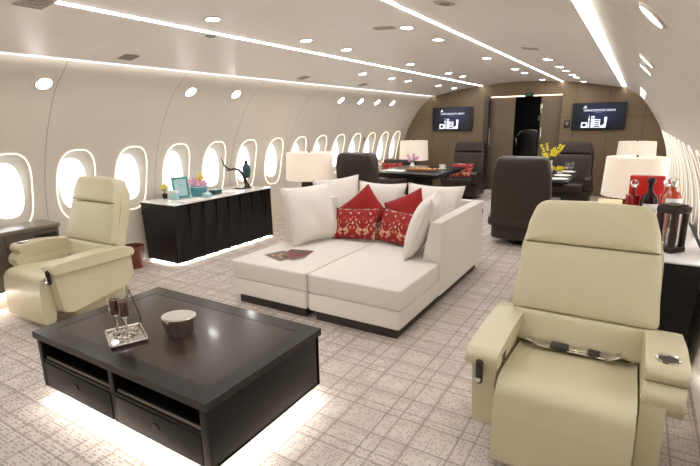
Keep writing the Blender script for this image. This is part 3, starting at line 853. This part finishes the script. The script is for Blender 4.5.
pillow('patterned_cushion', .50, .34, .14, (-2.42, 4.06, .57), (.05, -.86, .46), (-.06, 0, 1), 'embroidered', 'red embroidered oblong cushion at left on the sofa', group='red embroidered cushions', piping='maroon')
pillow('patterned_cushion', .50, .34, .14, (-1.93, 4.08, .57), (-.12, -.86, .46), (.05, 0, 1), 'embroidered', 'red embroidered oblong cushion at right, half hidden by the white cushion', group='red embroidered cushions', piping='maroon')

def magazine(x, y, z, rz, w, h, m, m2, label):
    t = thing('magazine', label, 'magazine', (x, y, z), R(rz), group='magazines on the sofa')
    bm = BM(); rbox(bm, -w/2, w/2, -h/2, h/2, 0.001, .006, .001, 1); obj('pages', bm, 'paper', t)
    bm = BM(); rbox(bm, -w/2-.001, w/2+.001, -h/2-.001, h/2+.001, .006, .0075, 0); c = obj('cover', bm, m, t)
    bm = BM()
    for i in range(6):
        a, b = random.uniform(-w*.4, w*.25), random.uniform(-h*.4, h*.25); prism(bm, rpoly([(a, b), (a+w*.25, b+h*.04), (a+w*.2, b+h*.16), (a+w*.03, b+h*.12)], .01, 3), .0075, .0079, 'z')
    obj('cover_picture', bm, m2, c)
magazine(-2.70, 3.185, .405, -20, .27, .20, 'brown_card', 'gold', 'open magazine with orange picture, lowest on the chaise')
magazine(-2.62, 3.335, .407, 12, .24, .18, 'maroon', 'brown_card', 'dark red magazine lying behind the open one')
magazine(-2.58, 3.22, .4135, -25, .20, .14, 'maroon', 'red_velvet', 'small dark red brochure on top at right')

# ------------------------------------------------------------------ black console on the left and its twin on the right
def console(side, y0, y1, label):
    # front slopes outward towards the top
    xw, xb, xt = CX+side*2.68, CX+side*2.13, CX+side*2.115
    t = thing('console_cabinet', label, 'cabinet', (CX+side*2.4, y0, 0), group='black pleated consoles')
    o = CX+side*2.4; L = y1-y0
    bm = BM()
    sec = [(xw-o, .022), (xb-o+side*.02, .022), (xt-o+side*.02, .708), (xw-o+side*.035, .708)]
    prism(bm, sec if side > 0 else sec[::-1], 0, L, 'y', .003, 1); obj('body', bm, 'black_wood', t)
    n = max(3, round(L/.2)); st = L/n
    for i in range(n):      # pleated front: each panel is a twisted wedge
        bm = BM(); a, b = i*st+.004, (i+1)*st-.004
        F = []
        for y, z, off in ((a, .022, .012), (b, .022, .04), (b, .708, .018), (a, .708, .04)):
            xx = (xb+(xt-xb)*(z-.05)/.65)-o-side*off+side*.02
            F.append(bm.verts.new((xx, y, z)))
        B = [bm.verts.new(((xb+(xt-xb)*(z-.05)/.65)-o+side*.03, y, z)) for y, z in ((a, .022), (b, .022), (b, .708), (a, .708))]
        bm.faces.new(F); bm.faces.new(B[::-1])
        for k in range(4): bm.faces.new((F[k], F[(k+1) % 4], B[(k+1) % 4], B[k]))
        p = obj('door', bm, 'black_wood', t, ang=15)
        if i % 3 == 1:
            bm = BM(); lathe(bm, [(0, .006), (.014, .005), (.016, 0)], 16, T(xt-o-side*.030, a+st*.5, .60) @ RY(-90*side)); obj('lock', bm, 'black_plastic', p)
    bm = BM()
    xs = sorted((xw-o+side*.05, xt-o-side*.03)); rbox(bm, xs[0], xs[1], -.006, L+.006, .709, .722, .003); obj('marble_top', bm, 'marble', t)
    bm = BM()
    xs = sorted((xw-o-side*.1, xb-o+side*.12)); rbox(bm, xs[0], xs[1], .12, L-.12, 0, .022, 0); obj('recessed_base', bm, 'black_plastic', t)
    bm = BM()
    xs = sorted((xb-o+side*.008, xb-o+side*.03)); rbox(bm, xs[0], xs[1], .03, L-.03, .012, .021, 0)
    xs = sorted((xb-o+side*.07, xw-o-side*.05)); rbox(bm, xs[0], xs[1], .004, .025, .012, .021, 0)
    obj('under_light', bm, 'led_under', t)
    return t
console(-1, 3.37, 5.03, 'long black pleated console with marble top under the left windows')
console(1, 3.40, 5.55, 'black console with marble top behind the right armchair, carrying bottles')
ZT = .722
# items on the left console
t = thing('picture_frame', 'teal picture frame leaning near the front end of the console', 'picture frame', (-4.74, 3.77, ZT), R(62)); t.scale = (1.15, 1.15, 1.15)
MF = T(0, 0, .003) @ RX(-16)
bm = BM()
for x0, x1, z0, z1 in ((-.085, .085, 0, .022), (-.085, .085, .203, .225), (-.085, -.063, .022, .203), (.063, .085, .022, .203)): rbox(bm, x0, x1, -.009, .009, z0, z1, .003, 2, MF)
obj('border', bm, 'teal', t)
bm = BM(); rbox(bm, -.064, .064, -.003, .004, .021, .204, 0, M=MF); obj('picture', bm, 'pale_teal', t)
bm = BM(); rbox(bm, -.02, .02, .0, .006, 0, .15, .001, 1, T(0, .095, .003) @ RX(24)); obj('easel', bm, 'teal', t)
t = thing('card_box', 'small white card box in front of the teal picture frame', 'box', (-4.72, 3.64, ZT), R(20))
bm = BM(); rbox(bm, -.05, .05, -.03, .03, 0.001, .11, .003); obj('carton', bm, 'pale_teal', t)
bm = BM(); rbox(bm, -.051, .051, -.031, .031, .085, .111, .003); obj('lid', bm, 'paper', t)
def blossoms(name, n, spread, size, m, parent, base, seed):
    rnd = random.Random(seed); bm = BM()
    for i in range(n):
        c = Vector(base)+Vector((rnd.gauss(0, spread), rnd.gauss(0, spread), rnd.gauss(0, spread*.6)))
        nrm = Vector((rnd.uniform(-1, 1), rnd.uniform(-1, .2), rnd.uniform(0, 1))).normalized()
        q = nrm.to_track_quat('Z', 'Y').to_matrix().to_4x4()
        for k in range(5):
            M = Matrix.Translation(c) @ q @ RZ(72*k) @ T(size*.55, 0, size*.12) @ RY(-20)
            lathe(bm, [(0, -.12*size), (.3*size, -.06*size), (.42*size, 0), (.3*size, .06*size), (0, .12*size)], 8, M, sy=.7)
    return obj(name, bm, m, parent)
t = thing('flower_pot', 'tiny pot of yellow flowers at the near end of the console', 'flower pot', (-4.92, 3.66, ZT))
bm = BM(); lathe(bm, [(0, 0), (.025, 0), (.033, .06), (.028, .06), (0, .05)], 20); obj('pot', bm, 'bronze', t)
bm = BM()
for k in range(5): tube(bm, [(0, 0, .05), (.012*math.cos(k*1.3), .012*math.sin(k*1.3), .09), (.03*math.cos(k*1.3), .03*math.sin(k*1.3), .13)], .003, 5)
obj('stems', bm, 'leaf', t)
blossoms('blossoms', 7, .03, .035, 'yellow', t, (0, 0, .14), 3)
t = thing('teal_basket', 'round teal basket holding a pink and yellow bouquet on the console', 'basket', (-4.70, 4.00, ZT))
bm = BM(); lathe(bm, [(0, 0.001), (.085, .001), (.10, .06), (.105, .12), (.098, .12), (.09, .06), (0, .03)], 28); obj('pot', bm, 'teal', t)
bm = BM(); tube(bm, [(.104*math.cos(2*math.pi*i/24), .104*math.sin(2*math.pi*i/24), .12) for i in range(24)], .008, 6, closed=True); obj('rim', bm, 'pale_teal', t)
blossoms('pink_flowers', 16, .033, .055, 'pink', t, (0, 0, .165), 5)
blossoms('yellow_flowers', 5, .03, .042, 'yellow', t, (0.03, .03, .235), 6)
blossoms('magenta_flowers', 4, .04, .03, 'magenta', t, (-.06, -.02, .16), 8)
t = thing('glass_box', 'small clear square dish beside the teal basket', 'dish', (-4.52, 3.97, ZT), R(10))
bm = BM(); rbox(bm, -.05, .05, -.035, .035, .001, .045, .006); obj('dish_body', bm, 'pale_teal', t)
bm = BM(); rbox(bm, -.046, .046, -.031, .031, .0455, .05, .002); obj('lid', bm, 'paper', t)
t = thing('tissue_box', 'small dark teal box right of the teal basket', 'box', (-4.62, 4.20, ZT), R(5))
bm = BM(); rbox(bm, -.05, .05, -.07, .07, .001, .055, .005); obj('carton', bm, 'dark_teal', t)
bm = BM(); rbox(bm, -.03, .03, -.04, .04, .0555, .058, .001); obj('label_panel', bm, 'pale_teal', t)
for i, (x, y, rz, lab) in enumerate([(-4.62, 4.47, 12, 'open white leaflet on the console beside the sculpture'), (-4.50, 3.72, -8, 'white sheet lying at the front edge of the console')]):
    t = thing('leaflet', lab, 'paper', (x, y, ZT), R(rz), group='leaflets on the console')
    bm = BM(); rbox(bm, -.1, .1, -.14, 0, .001, .004, .0005, 1); rbox(bm, -.1, .1, 0, .14, .001, .005, .0005, 1); obj('sheet', bm, 'paper', t)
# sculpture
t = thing('bird_sculpture', 'dark branch sculpture with a teal hooded figure on the console', 'sculpture', (-4.66, 4.80, ZT))
bm = BM(); rbox(bm, -.055, .055, -.16, .06, .001, .016, .004); obj('base', bm, 'bronze', t)
bm = BM(); tube(bm, [(0, .0, .012), (0, .005, .08), (.005, -.02, .16), (0, -.06, .22), (0, -.12, .27), (0, -.2, .285), (0, -.27, .28), (0, -.33, .31), (0, -.38, .36), (0, -.41, .43), (0, -.415, .46)], [.03, .024, .02, .018, .015, .014, .014, .011, .009, .006, .003], 10)
tube(bm, [(0, -.27, .28), (.01, -.33, .275), (0, -.37, .30)], [.010, .007, .003], 8); tube(bm, [(0, 0, .10), (.02, .03, .05), (.02, .04, .012)], [.016, .014, .02], 8)
obj('branch', bm, 'bronze', t)
bm = BM(); lathe(bm, [(0, .13), (.028, .14), (.038, .19), (.045, .25), (.04, .30), (.022, .33), (.020, .335), (0, .335)], 20, T(0, .04, 0), sx=1.3, sy=1.25); fg = obj('figure', bm, 'dark_teal', t)
bm = BM(); lathe(bm, [(0, .33), (.018, .337), (.024, .357), (.018, .378), (0, .388)], 16, T(0, .04, 0)); obj('head', bm, 'bronze', fg)

t = thing('wall_placard', 'tiny grey placard on the left wall between two far windows', 'sign', (CX-D(1.26)+.004, 8.753, 1.26))
bm = BM(); rbox(bm, -.004, .006, -.035, .035, -.05, .05, .002); obj('plate', bm, 'dark_grille', t)
bm = BM(); rbox(bm, .0055, .008, -.02, .02, -.03, .03, .001); obj('symbol', bm, 'grey_metal', t)

# waste basket
t = thing('waste_basket', 'round brown leather waste basket between the armchair and black console', 'waste basket', (-4.86, 3.10, 0))
bm = BM(); lathe(bm, [(0, .001), (.105, .001), (.13, .25), (.122, .25), (.1, .02), (0, .018)], 32); obj('body', bm, 'basket_leather', t)
bm = BM(); tube(bm, [(.127*math.cos(2*math.pi*i/32), .127*math.sin(2*math.pi*i/32), .25) for i in range(32)], .007, 6, closed=True); obj('rim', bm, 'basket_leather', t)

# grey console beside the left armchair
t = thing('side_console', 'grey wood console with metal top under the nearest left window', 'cabinet', (-4.90, 1.4, 0))
bm = BM(); rbox(bm, -.13, .16, -.95, .885, .15, .66, .006); obj('body', bm, 'grey_wood', t)
bm = BM(); rbox(bm, -.16, .175, -.97, .90, .66, .70, .008); obj('metal_top', bm, 'grey_metal', t)
bm = BM(); rbox(bm, .1585, .166, .66, .86, .50, .62, .004); obj('dark_inset', bm, 'black_plastic', t)
bm = BM(); rbox(bm, .158, .163, .42, .425, .16, .655, 0); rbox(bm, .158, .163, -.1, -.095, .16, .655, 0); obj('door_gap', bm, 'black_plastic', t)
bm = BM(); rbox(bm, -.12, .12, -.93, .86, 0, .15, .004); obj('kick_base', bm, 'panel', t)
bm = BM(); rbox(bm, .125, .14, -.9, .84, .135, .147, 0); obj('under_light', bm, 'led_under', t)

# ------------------------------------------------------------------ brown dining chairs
def make_dining_chair(label, loc, rz):
    t = thing('dining_armchair', label, 'armchair', loc, rz, 'brown leather table armchairs'); t.scale = (1.05, 1, 1)
    LM = 'brown_leather'
    MB = T(0, .24, .42) @ RX(-7)
    bk = rpoly([(-.33, -.02), (.33, -.02), (.31, .52), (-.31, .52)], [.03, .03, .02, .02])
    bm = BM(); puff(bm, dense(bk, .05), .07, .05, 5, .03, MB); obj('backrest', bm, LM, t)
    hd = rpoly([(-.312, .525), (.312, .525), (.30, .66), (.26, .735), (-.26, .735), (-.30, .66)], [.015, .015, .06, .07, .07, .06])
    bm = BM(); puff(bm, dense(hd, .05), .085, .05, 5, .03, MB); obj('headrest', bm, LM, t)
    sh = rpoly([(-.345, -.10), (.345, -.10), (.33, .55), (.28, .745), (-.28, .745), (-.33, .55)], [.05, .05, .1, .09, .09, .1])
    bm = BM(); puff(bm, dense(sh, .05), .0, .115, 6, .02, MB @ T(0, .03, 0)); obj('back_shell', bm, LM, t)
    bm = BM(); rbox(bm, -.27, .27, -.34, .2, .28, .44, .04, 4); obj('seat', bm, LM, t)
    # wrap-around tub
    bm = BM(); o_ = rpoly([(-.385, -.28), (-.28, -.28), (-.28, .16), (.28, .16), (.28, -.28), (.385, -.28), (.385, .37), (-.385, .37)], [.03, .03, .03, .03, .03, .03, .12, .12], 6)
    prism(bm, o_, .26, .37, 'z', .03, 3); obj('tub_rail', bm, LM, t)
    bm = BM(); o_ = rpoly([(-.345, -.28), (.345, -.28), (.345, .325), (-.345, .325)], [.03, .03, .1, .1], 6); prism(bm, o_, .09, .30, 'z', .03, 3); obj('lower_shell', bm, LM, t)
    for s in (-1, 1):
        bm = BM(); pr = rpoly([(-.33, .34), (-.35, .54), (-.3, .58), (.1, .57), (.16, .34)], [.03, .04, .04, .05, .03]); prism(bm, pr, s*.27, s*.37, 'x', .025, 3); obj('armrest', bm, LM, t)
    bm = BM(); lathe(bm, [(0, 0), (.19, 0), (.19, .02), (.09, .035), (.08, .12), (0, .12)], 24); obj('pedestal_base', bm, 'black_plastic', t)
    return t
dc = make_dining_chair('brown leather armchair seen from behind, beside the aisle at the right table', (-1.18, 6.35, 0), R(180))
dup(dc, (-3.55, 6.40, 0), R(176), 'brown leather armchair seen from behind the sofa cushions at left')
dup(dc, (-3.05, 9.60, 0), R(-3), 'brown leather armchair with red cushion, facing us left of the doorway')
dup(dc, (-1.02, 9.55, 0), 0, 'brown leather armchair facing us under the right television')
pillow('throw_cushion', .46, .30, .14, (-3.02, 9.36, .60), (.05, -.9, .42), (0, 0, 1), 'embroidered', 'red patterned cushion on the brown armchair left of the doorway', piping='maroon')
t = thing('window_bench', 'low brown bench with red cushion by the far left windows', 'bench', (-4.45, 9.05, 0))
bm = BM(); rbox(bm, -.32, .32, -.28, .28, .06, .42, .04); obj('seat', bm, 'brown_leather', t)
bm = BM(); rbox(bm, -.32, .32, .18, .30, .30, .79, .04); obj('backrest', bm, 'brown_leather', t)
bm = BM(); rbox(bm, -.28, .28, -.22, .26, 0, .07, .01); obj('base', bm, 'black_plastic', t)
pillow('throw_cushion', .46, .30, .14, (-4.42, 8.96, .60), (.25, -.9, .38), (0, 0, 1), 'embroidered', 'red patterned cushion on the low bench by the far left windows', piping='maroon')

# ------------------------------------------------------------------ tables
def table(x0, x1, y0, y1, label):
    cx, cy = (x0+x1)/2, (y0+y1)/2; hx, hy = (x1-x0)/2, (y1-y0)/2
    t = thing('dining_table', label, 'table', (cx, cy, 0), group='dark cabin dining tables')
    bm = BM(); rbox(bm, -hx, hx, -hy, hy, .68, .72, .008); obj('tabletop', bm, 'table_frame', t)
    bm = BM(); rbox(bm, -hx+.06, hx-.06, -hy+.06, hy-.06, .63, .682, .004); obj('apron', bm, 'black_wood', t)
    bm = BM(); rbox(bm, -.14, .14, -.3, .3, .02, .632, .01); obj('pedestal', bm, 'black_wood', t)
    bm = BM(); rbox(bm, -.25, .25, -.42, .42, 0, .022, .006); obj('foot_plate', bm, 'black_plastic', t)
    return t
table(-4.05, -2.79, 7.35, 8.85, 'dark wooden table behind the sofa at left, set with snacks')
table(-1.80, -.79, 7.25, 8.95, 'dark wooden table at right, set with white plates and orchids')
ZD = .72
def plate(x, y, r, label):
    t = tag(None or obj('plate', (lambda b: (lathe(b, [(0, .001), (r*.6, .001), (r, .014), (r*.98, .017), (r*.6, .006), (0, .005)], 32), b)[1])(BM()), 'white_plastic', loc=(x, y, ZD)), label, 'plate', 'white plates on the right table')
    bm = BM(); rbox(bm, -.045, .045, -.03, .03, .006, .02, .006, 2); obj('folded_napkin', bm, 'paper', t)
plate(-.93, 7.48, .13, 'white dinner plate at the near edge of the right table')
plate(-.95, 7.95, .13, 'white dinner plate in the middle of the right table')
plate(-.95, 8.55, .13, 'white dinner plate at the far edge of the right table')
plate(-1.22, 7.50, .12, 'white side plate just right of the brown chair back')
def orchid(name, label, x, y, z, vm, fm, hv, hs, n, spread, size, seed):
    t = thing(name, label, 'flowers', (x, y, z))
    bm = BM(); lathe(bm, [(0, .001), (.04, .001), (.05, hv*.35), (.03, hv*.75), (.036, hv), (.03, hv), (.022, hv*.75), (0, hv*.5)], 24); obj('vase', bm, vm, t)
    rnd = random.Random(seed); bm = BM(); tips = []
    for i in range(n):
        a = rnd.uniform(0, 6.28); d = spread*(.3+.9*rnd.random()); h = hv+hs*(.3+.7*rnd.random())
        tip = (d*math.cos(a)*1.25, d*math.sin(a), h); tips.append(tip)
        tube(bm, [(0, 0, hv*.8), (tip[0]*.35, tip[1]*.35, hv+(h-hv)*.6), tip], .003, 5)
    obj('stems', bm, 'leaf', t)
    bm = BM()
    for tip in tips:
        for s in (.7, .85, 1.0):
            c = Vector((tip[0]*s, tip[1]*s, hv*.8+(tip[2]-hv*.8)*s))
            nrm = Vector((rnd.uniform(-.6, .6), -1, rnd.uniform(-.2, .8))).normalized(); q = nrm.to_track_quat('Z', 'Y').to_matrix().to_4x4()
            for k in range(5):
                M = Matrix.Translation(c) @ q @ RZ(72*k+rnd.uniform(0, 40)) @ T(size*.55, 0, size*.1) @ RY(-20)
                lathe(bm, [(0, -.08*size), (.45*size, 0), (0, .08*size)], 7, M, sy=.65)
    obj('blossoms', bm, fm, t)
    return t
orchid('orchid_vase', 'yellow orchids in a slim white vase on the right table', -1.18, 8.2, ZD, 'white_plastic', 'yellow', .22, .27, 16, .16, .029, 4)
orchid('low_orchid', 'low bunch of yellow orchids lying by the plates', -1.03, 8.26, ZD, 'white_plastic', 'yellow', .04, .09, 7, .08, .032, 9)
def wineglass(x, y, lab):
    t = thing('wine_glass', lab, 'glass', (x, y, ZD), group='glasses on the right table')
    bm = BM(); lathe(bm, [(0, .001), (.035, .001), (.032, .004), (.005, .01), (.004, .08)], 16); obj('stem', bm, 'glass', t)
    bm = BM(); lathe(bm, [(.004, .08), (.03, .10), (.038, .14), (.030, .19), (.028, .19), (.036, .14), (.028, .102), (0, .085)], 20, cap=False); obj('bowl', bm, 'glass', t)
wineglass(-.93, 8.22, 'clear stemmed glass beside the low yellow flowers')
wineglass(-.87, 8.30, 'clear stemmed glass farther right beside the low yellow flowers')
orchid('pink_orchid', 'pink and purple orchids in a white pot on the left table', -3.70, 8.4, ZD, 'white_plastic', 'pink', .10, .17, 8, .09, .036, 12)
t = thing('snack_board', 'wooden board of pastries on the left table', 'board', (-3.32, 7.95, ZD), R(8))
bm = BM(); rbox(bm, -.28, .28, -.12, .12, .001, .02, .006); obj('plank', bm, 'board', t)
rnd = random.Random(2)
for i in range(9):
    bm = BM(); lathe(bm, [(0, 0), (.032, .004), (.04, .012), (.026, .026), (0, .03)], 12, sx=1.3, sy=.8, M=RZ(37*i))
    tag(obj('pastry', bm, 'bread', loc=(-3.32-.23+.058*i, 7.95+(-.05 if i % 2 else .05), ZD+.0205)), 'small golden pastry on the wooden board, %s from the left' % ORD[i], 'pastry', 'pastries on the board')
t = thing('tea_cup', 'white cup on a saucer at the right end of the left table', 'cup', (-3.06, 8.3, ZD))
bm = BM(); lathe(bm, [(0, .001), (.05, .001), (.085, .012), (.083, .015), (.05, .006), (0, .006)], 24); obj('saucer', bm, 'white_plastic', t)
bm = BM(); lathe(bm, [(0, .008), (.03, .008), (.05, .045), (.055, .085), (.051, .085), (.045, .045), (0, .02)], 24); obj('cup_body', bm, 'white_plastic', t)
bm = BM(); tube(bm, [(.05, 0, .07), (.078, 0, .068), (.08, 0, .04), (.046, 0, .03)], .006, 6); obj('handle', bm, 'white_plastic', t)
bm = BM(); rbox(bm, -.2, .2, -.14, .14, .001, .006, .002, 1)
tag(obj('place_mat', bm, 'paper', loc=(-3.75, 7.75, ZD)), 'white place mat at the window end of the left table', 'place mat')

# ------------------------------------------------------------------ table lamps on side tables
def lamp(x, y, z, rad, zt, zb, label):
    t = thing('table_lamp', label, 'lamp', (x, y, z), group='white drum table lamps')
    bm = BM(); rbox(bm, -.10, .10, -.10, .10, .001, zb-z+.02, .006); obj('base', bm, 'lamp_wood', t)
    bm = BM(); tube(bm, [(0, 0, zb-z), (0, 0, zt-z+.02)], .008, 8); obj('stem', bm, 'chrome', t)
    bm = BM(); lathe(bm, [(rad*1.05, zb-z), (rad*.98, zt-z), (rad*.975, zt-z), (rad*1.045, zb-z)], 48, cap=False); bm.verts.ensure_lookup_table()
    obj('lamp_shade', bm, 'shade', t)
    bm = BM(); lathe(bm, [(0, zt-z-.008), (rad*.974, zt-z-.008), (rad*.974, zt-z-.004), (0, zt-z-.004)], 48, cap=False); obj('shade_top', bm, 'shade', t)
    bm = BM(); lathe(bm, [(0, zt-z-.006), (.012, zt-z), (.014, zt-z+.012), (.008, zt-z+.024), (0, zt-z+.026)], 14); obj('finial', bm, 'bronze', t)
    ld = bpy.data.lights.new('bulb', 'POINT'); ld.energy = SHADE_W; ld.color = (1, .82, .62); ld.shadow_soft_size = .06
    lo_ = bpy.data.objects.new('bulb', ld); COL.objects.link(lo_); lo_.parent = t; lo_.location = (0, 0, (zt+zb)/2-z+.05)
def side_table(x0, x1, y0, y1, z, m, label):
    t = thing('lamp_table', label, 'side table', ((x0+x1)/2, (y0+y1)/2, 0), group='lamp side tables'); hx, hy = (x1-x0)/2, (y1-y0)/2
    bm = BM(); rbox(bm, -hx, hx, -hy, hy, z-.13, z, .008); obj('top_drawer', bm, m, t)
    bm = BM(); rbox(bm, -hx+.02, hx-.02, -hy+.02, hy-.02, .04, z-.13, .006); obj('cabinet_body', bm, 'black_wood', t)
    bm = BM(); rbox(bm, -hx+.06, hx-.06, -hy+.06, hy-.06, 0, .04, 0); obj('recessed_base', bm, 'black_plastic', t)
mat('beige_leather', (206, 190, 168), .5, bump=.1)
side_table(-4.46, -4.02, 5.60, 6.25, .50, 'black_wood', 'dark side table under the left near lamp, behind the console')
lamp(-4.34, 5.90, .50, .36, 1.155, .745, 'white drum table lamp behind the left sofa cushion, by the windows')
side_table(-.36, .28, 6.30, 6.95, .56, 'beige_leather', 'beige-topped side table under the larger right lamp')
lamp(.02, 6.62, .56, .335, 1.135, .668, 'large white drum lamp at right behind the bottles')
side_table(-4.95, -4.05, 9.75, 10.45, .50, 'black_wood', 'dark side table under the far left lamp near the bulkhead')
lamp(-4.42, 10.1, .50, .32, 1.16, .72, 'white drum table lamp in the far left corner under the television')
side_table(-.36, .30, 9.85, 10.5, .50, 'black_wood', 'dark side table under the far right lamp near the bulkhead')
lamp(0.0, 10.2, .50, .31, 1.165, .75, 'smaller white drum lamp at the far right under the television')
bm = BM(); rbox(bm, -.06, .06, -.025, .025, .001, .016, .004); 
tag(obj('remote_control', bm, 'black_plastic', loc=(-.24, 6.36, .56), rot=(0, 0, R(10))), 'small dark remote control on the beige side table', 'remote control')

# ------------------------------------------------------------------ right console: display case and bottles
t = thing('display_case', 'dark lantern-shaped wooden case with a crystal decanter inside', 'display case', (.255, 3.68, ZT), R(-40)); t.scale = (.92, .92, 1.02)
bm = BM(); rbox(bm, -.072, .072, -.072, .072, .001, .035, .006); obj('base', bm, 'lamp_wood', t)
bm = BM(); rbox(bm, -.076, .076, -.076, .076, .258, .300, .006); rbox(bm, -.062, .062, -.062, .062, .298, .312, .006); obj('roof', bm, 'lamp_wood', t)
for sx in (-1, 1):
    for sy in (-1, 1):
        bm = BM(); rbox(bm, sx*.050-.017, sx*.050+.017, sy*.050-.017, sy*.050+.017, .034, .277, .003); obj('corner_post', bm, 'lamp_wood', t)
for k in range(4):
    bm = BM(); rbox(bm, -.043, .043, -.057, -.054, .036, .275, 0, M=RZ(90*k)); obj('glass_panel', bm, 'glass', t)
t = thing('decanter', 'crystal decanter standing inside the dark display case', 'decanter', (.255, 3.68, ZT+.0355), R(-40)); t.scale = (.86, .86, 1)
bm = BM(); lathe(bm, [(0, .001), (.035, .001), (.042, .05), (.04, .10), (.016, .13), (.014, .16), (.02, .165), (0, .165)], 20); obj('body', bm, 'silver', t)
bm = BM(); lathe(bm, [(0, .165), (.012, .168), (.02, .19), (.012, .21), (0, .215)], 14); obj('stopper', bm, 'chrome', t)
t = thing('red_presentation_box', 'tall red presentation box standing open behind the bottles', 'box', (.105, 4.62, ZT))
bm = BM(); rbox(bm, -.125, .125, -.04, .04, .001, .40, .006); obj('box_body', bm, 'red_box', t)
bm = BM(); rbox(bm, -.115, .115, -.0425, -.039, .02, .385, .002); obj('inner_panel', bm, 'red_box', t)
def bottle(x, y, prof, zn, m, m_stop, label, sh=1, lab=None, sq=False):
    t = thing('liquor_bottle', label, 'bottle', (x, y, ZT), R(20), 'bottles on the right console')
    bm = BM()
    if sq: 
        r, h = sq; rbox(bm, -r, r, -r*.7, r*.7, .001, h, .012, 3); lathe(bm, [(.018, h-.002), (.016, zn), (.02, zn+.003), (.02, zn+.012)], 18)
    else: lathe(bm, prof, 26)
    obj('bottle_body', bm, m, t)
    bm = BM(); lathe(bm, [(0, zn), (.017, zn), (.018, zn+.02), (.026, zn+.03), (.028, zn+.05), (.018, zn+.066), (0, zn+.07)], 18); obj('stopper', bm, m_stop, t)
    if lab:
        a, z0, z1 = lab; bm = BM(); n = 12; rr_ = a
        A = [bm.verts.new((rr_*math.cos(R(-150+i*120/n)), rr_*math.sin(R(-150+i*120/n)), z0)) for i in range(n+1)]
        B = [bm.verts.new((rr_*math.cos(R(-150+i*120/n)), rr_*math.sin(R(-150+i*120/n)), z1)) for i in range(n+1)]
        for i in range(n): bm.faces.new((A[i], A[i+1], B[i+1], B[i]))
        obj('bottle_label', bm, 'paper', t)
bottle(.015, 4.25, None, .335, 'red_liquor', 'glass', 'square red liquor bottle, leftmost before the red box', sq=(.045, .29))
bottle(.125, 4.20, [(0, .001), (.052, .001), (.06, .03), (.06, .25), (.05, .29), (.02, .325), (.018, .365), (.022, .37)], .365, 'dark_liquor', 'bronze', 'round dark red liquor bottle with a white label', lab=(.0612, .12, .235))
bottle(.235, 4.34, None, .34, 'amber_liquor', 'glass', 'amber square decanter at the right end of the red box', sq=(.045, .29))
bottle(.255, 4.0, [(0, .001), (.05, .001), (.062, .06), (.062, .31), (.045, .35), (.02, .365), (.018, .385), (.024, .39)], .385, 'amber_liquor', 'chrome', 'amber crystal decanter with white oval label beside the display case', lab=(.0632, .225, .315))
for i, (x, y, lab) in enumerate([(.125, 4.0, 'tall clear tumbler before the dark bottle'), (.17, 4.08, 'tall clear tumbler between the two amber decanters')]):
    t = thing('tumbler', lab, 'glass', (x, y, ZT), group='tumblers on the right console'); t.scale = (1.1, 1.1, 2.1)
    bm = BM(); lathe(bm, [(0, .001), (.032, .001), (.038, .10), (.035, .10), (.03, .015), (0, .012)], 20, cap=False); obj('glass_body', bm, 'glass', t)
    bm = BM(); lathe(bm, [(0, .0125), (.029, .016), (.031, .04), (0, .04)], 20, cap=False); obj('ice', bm, 'paper', t)
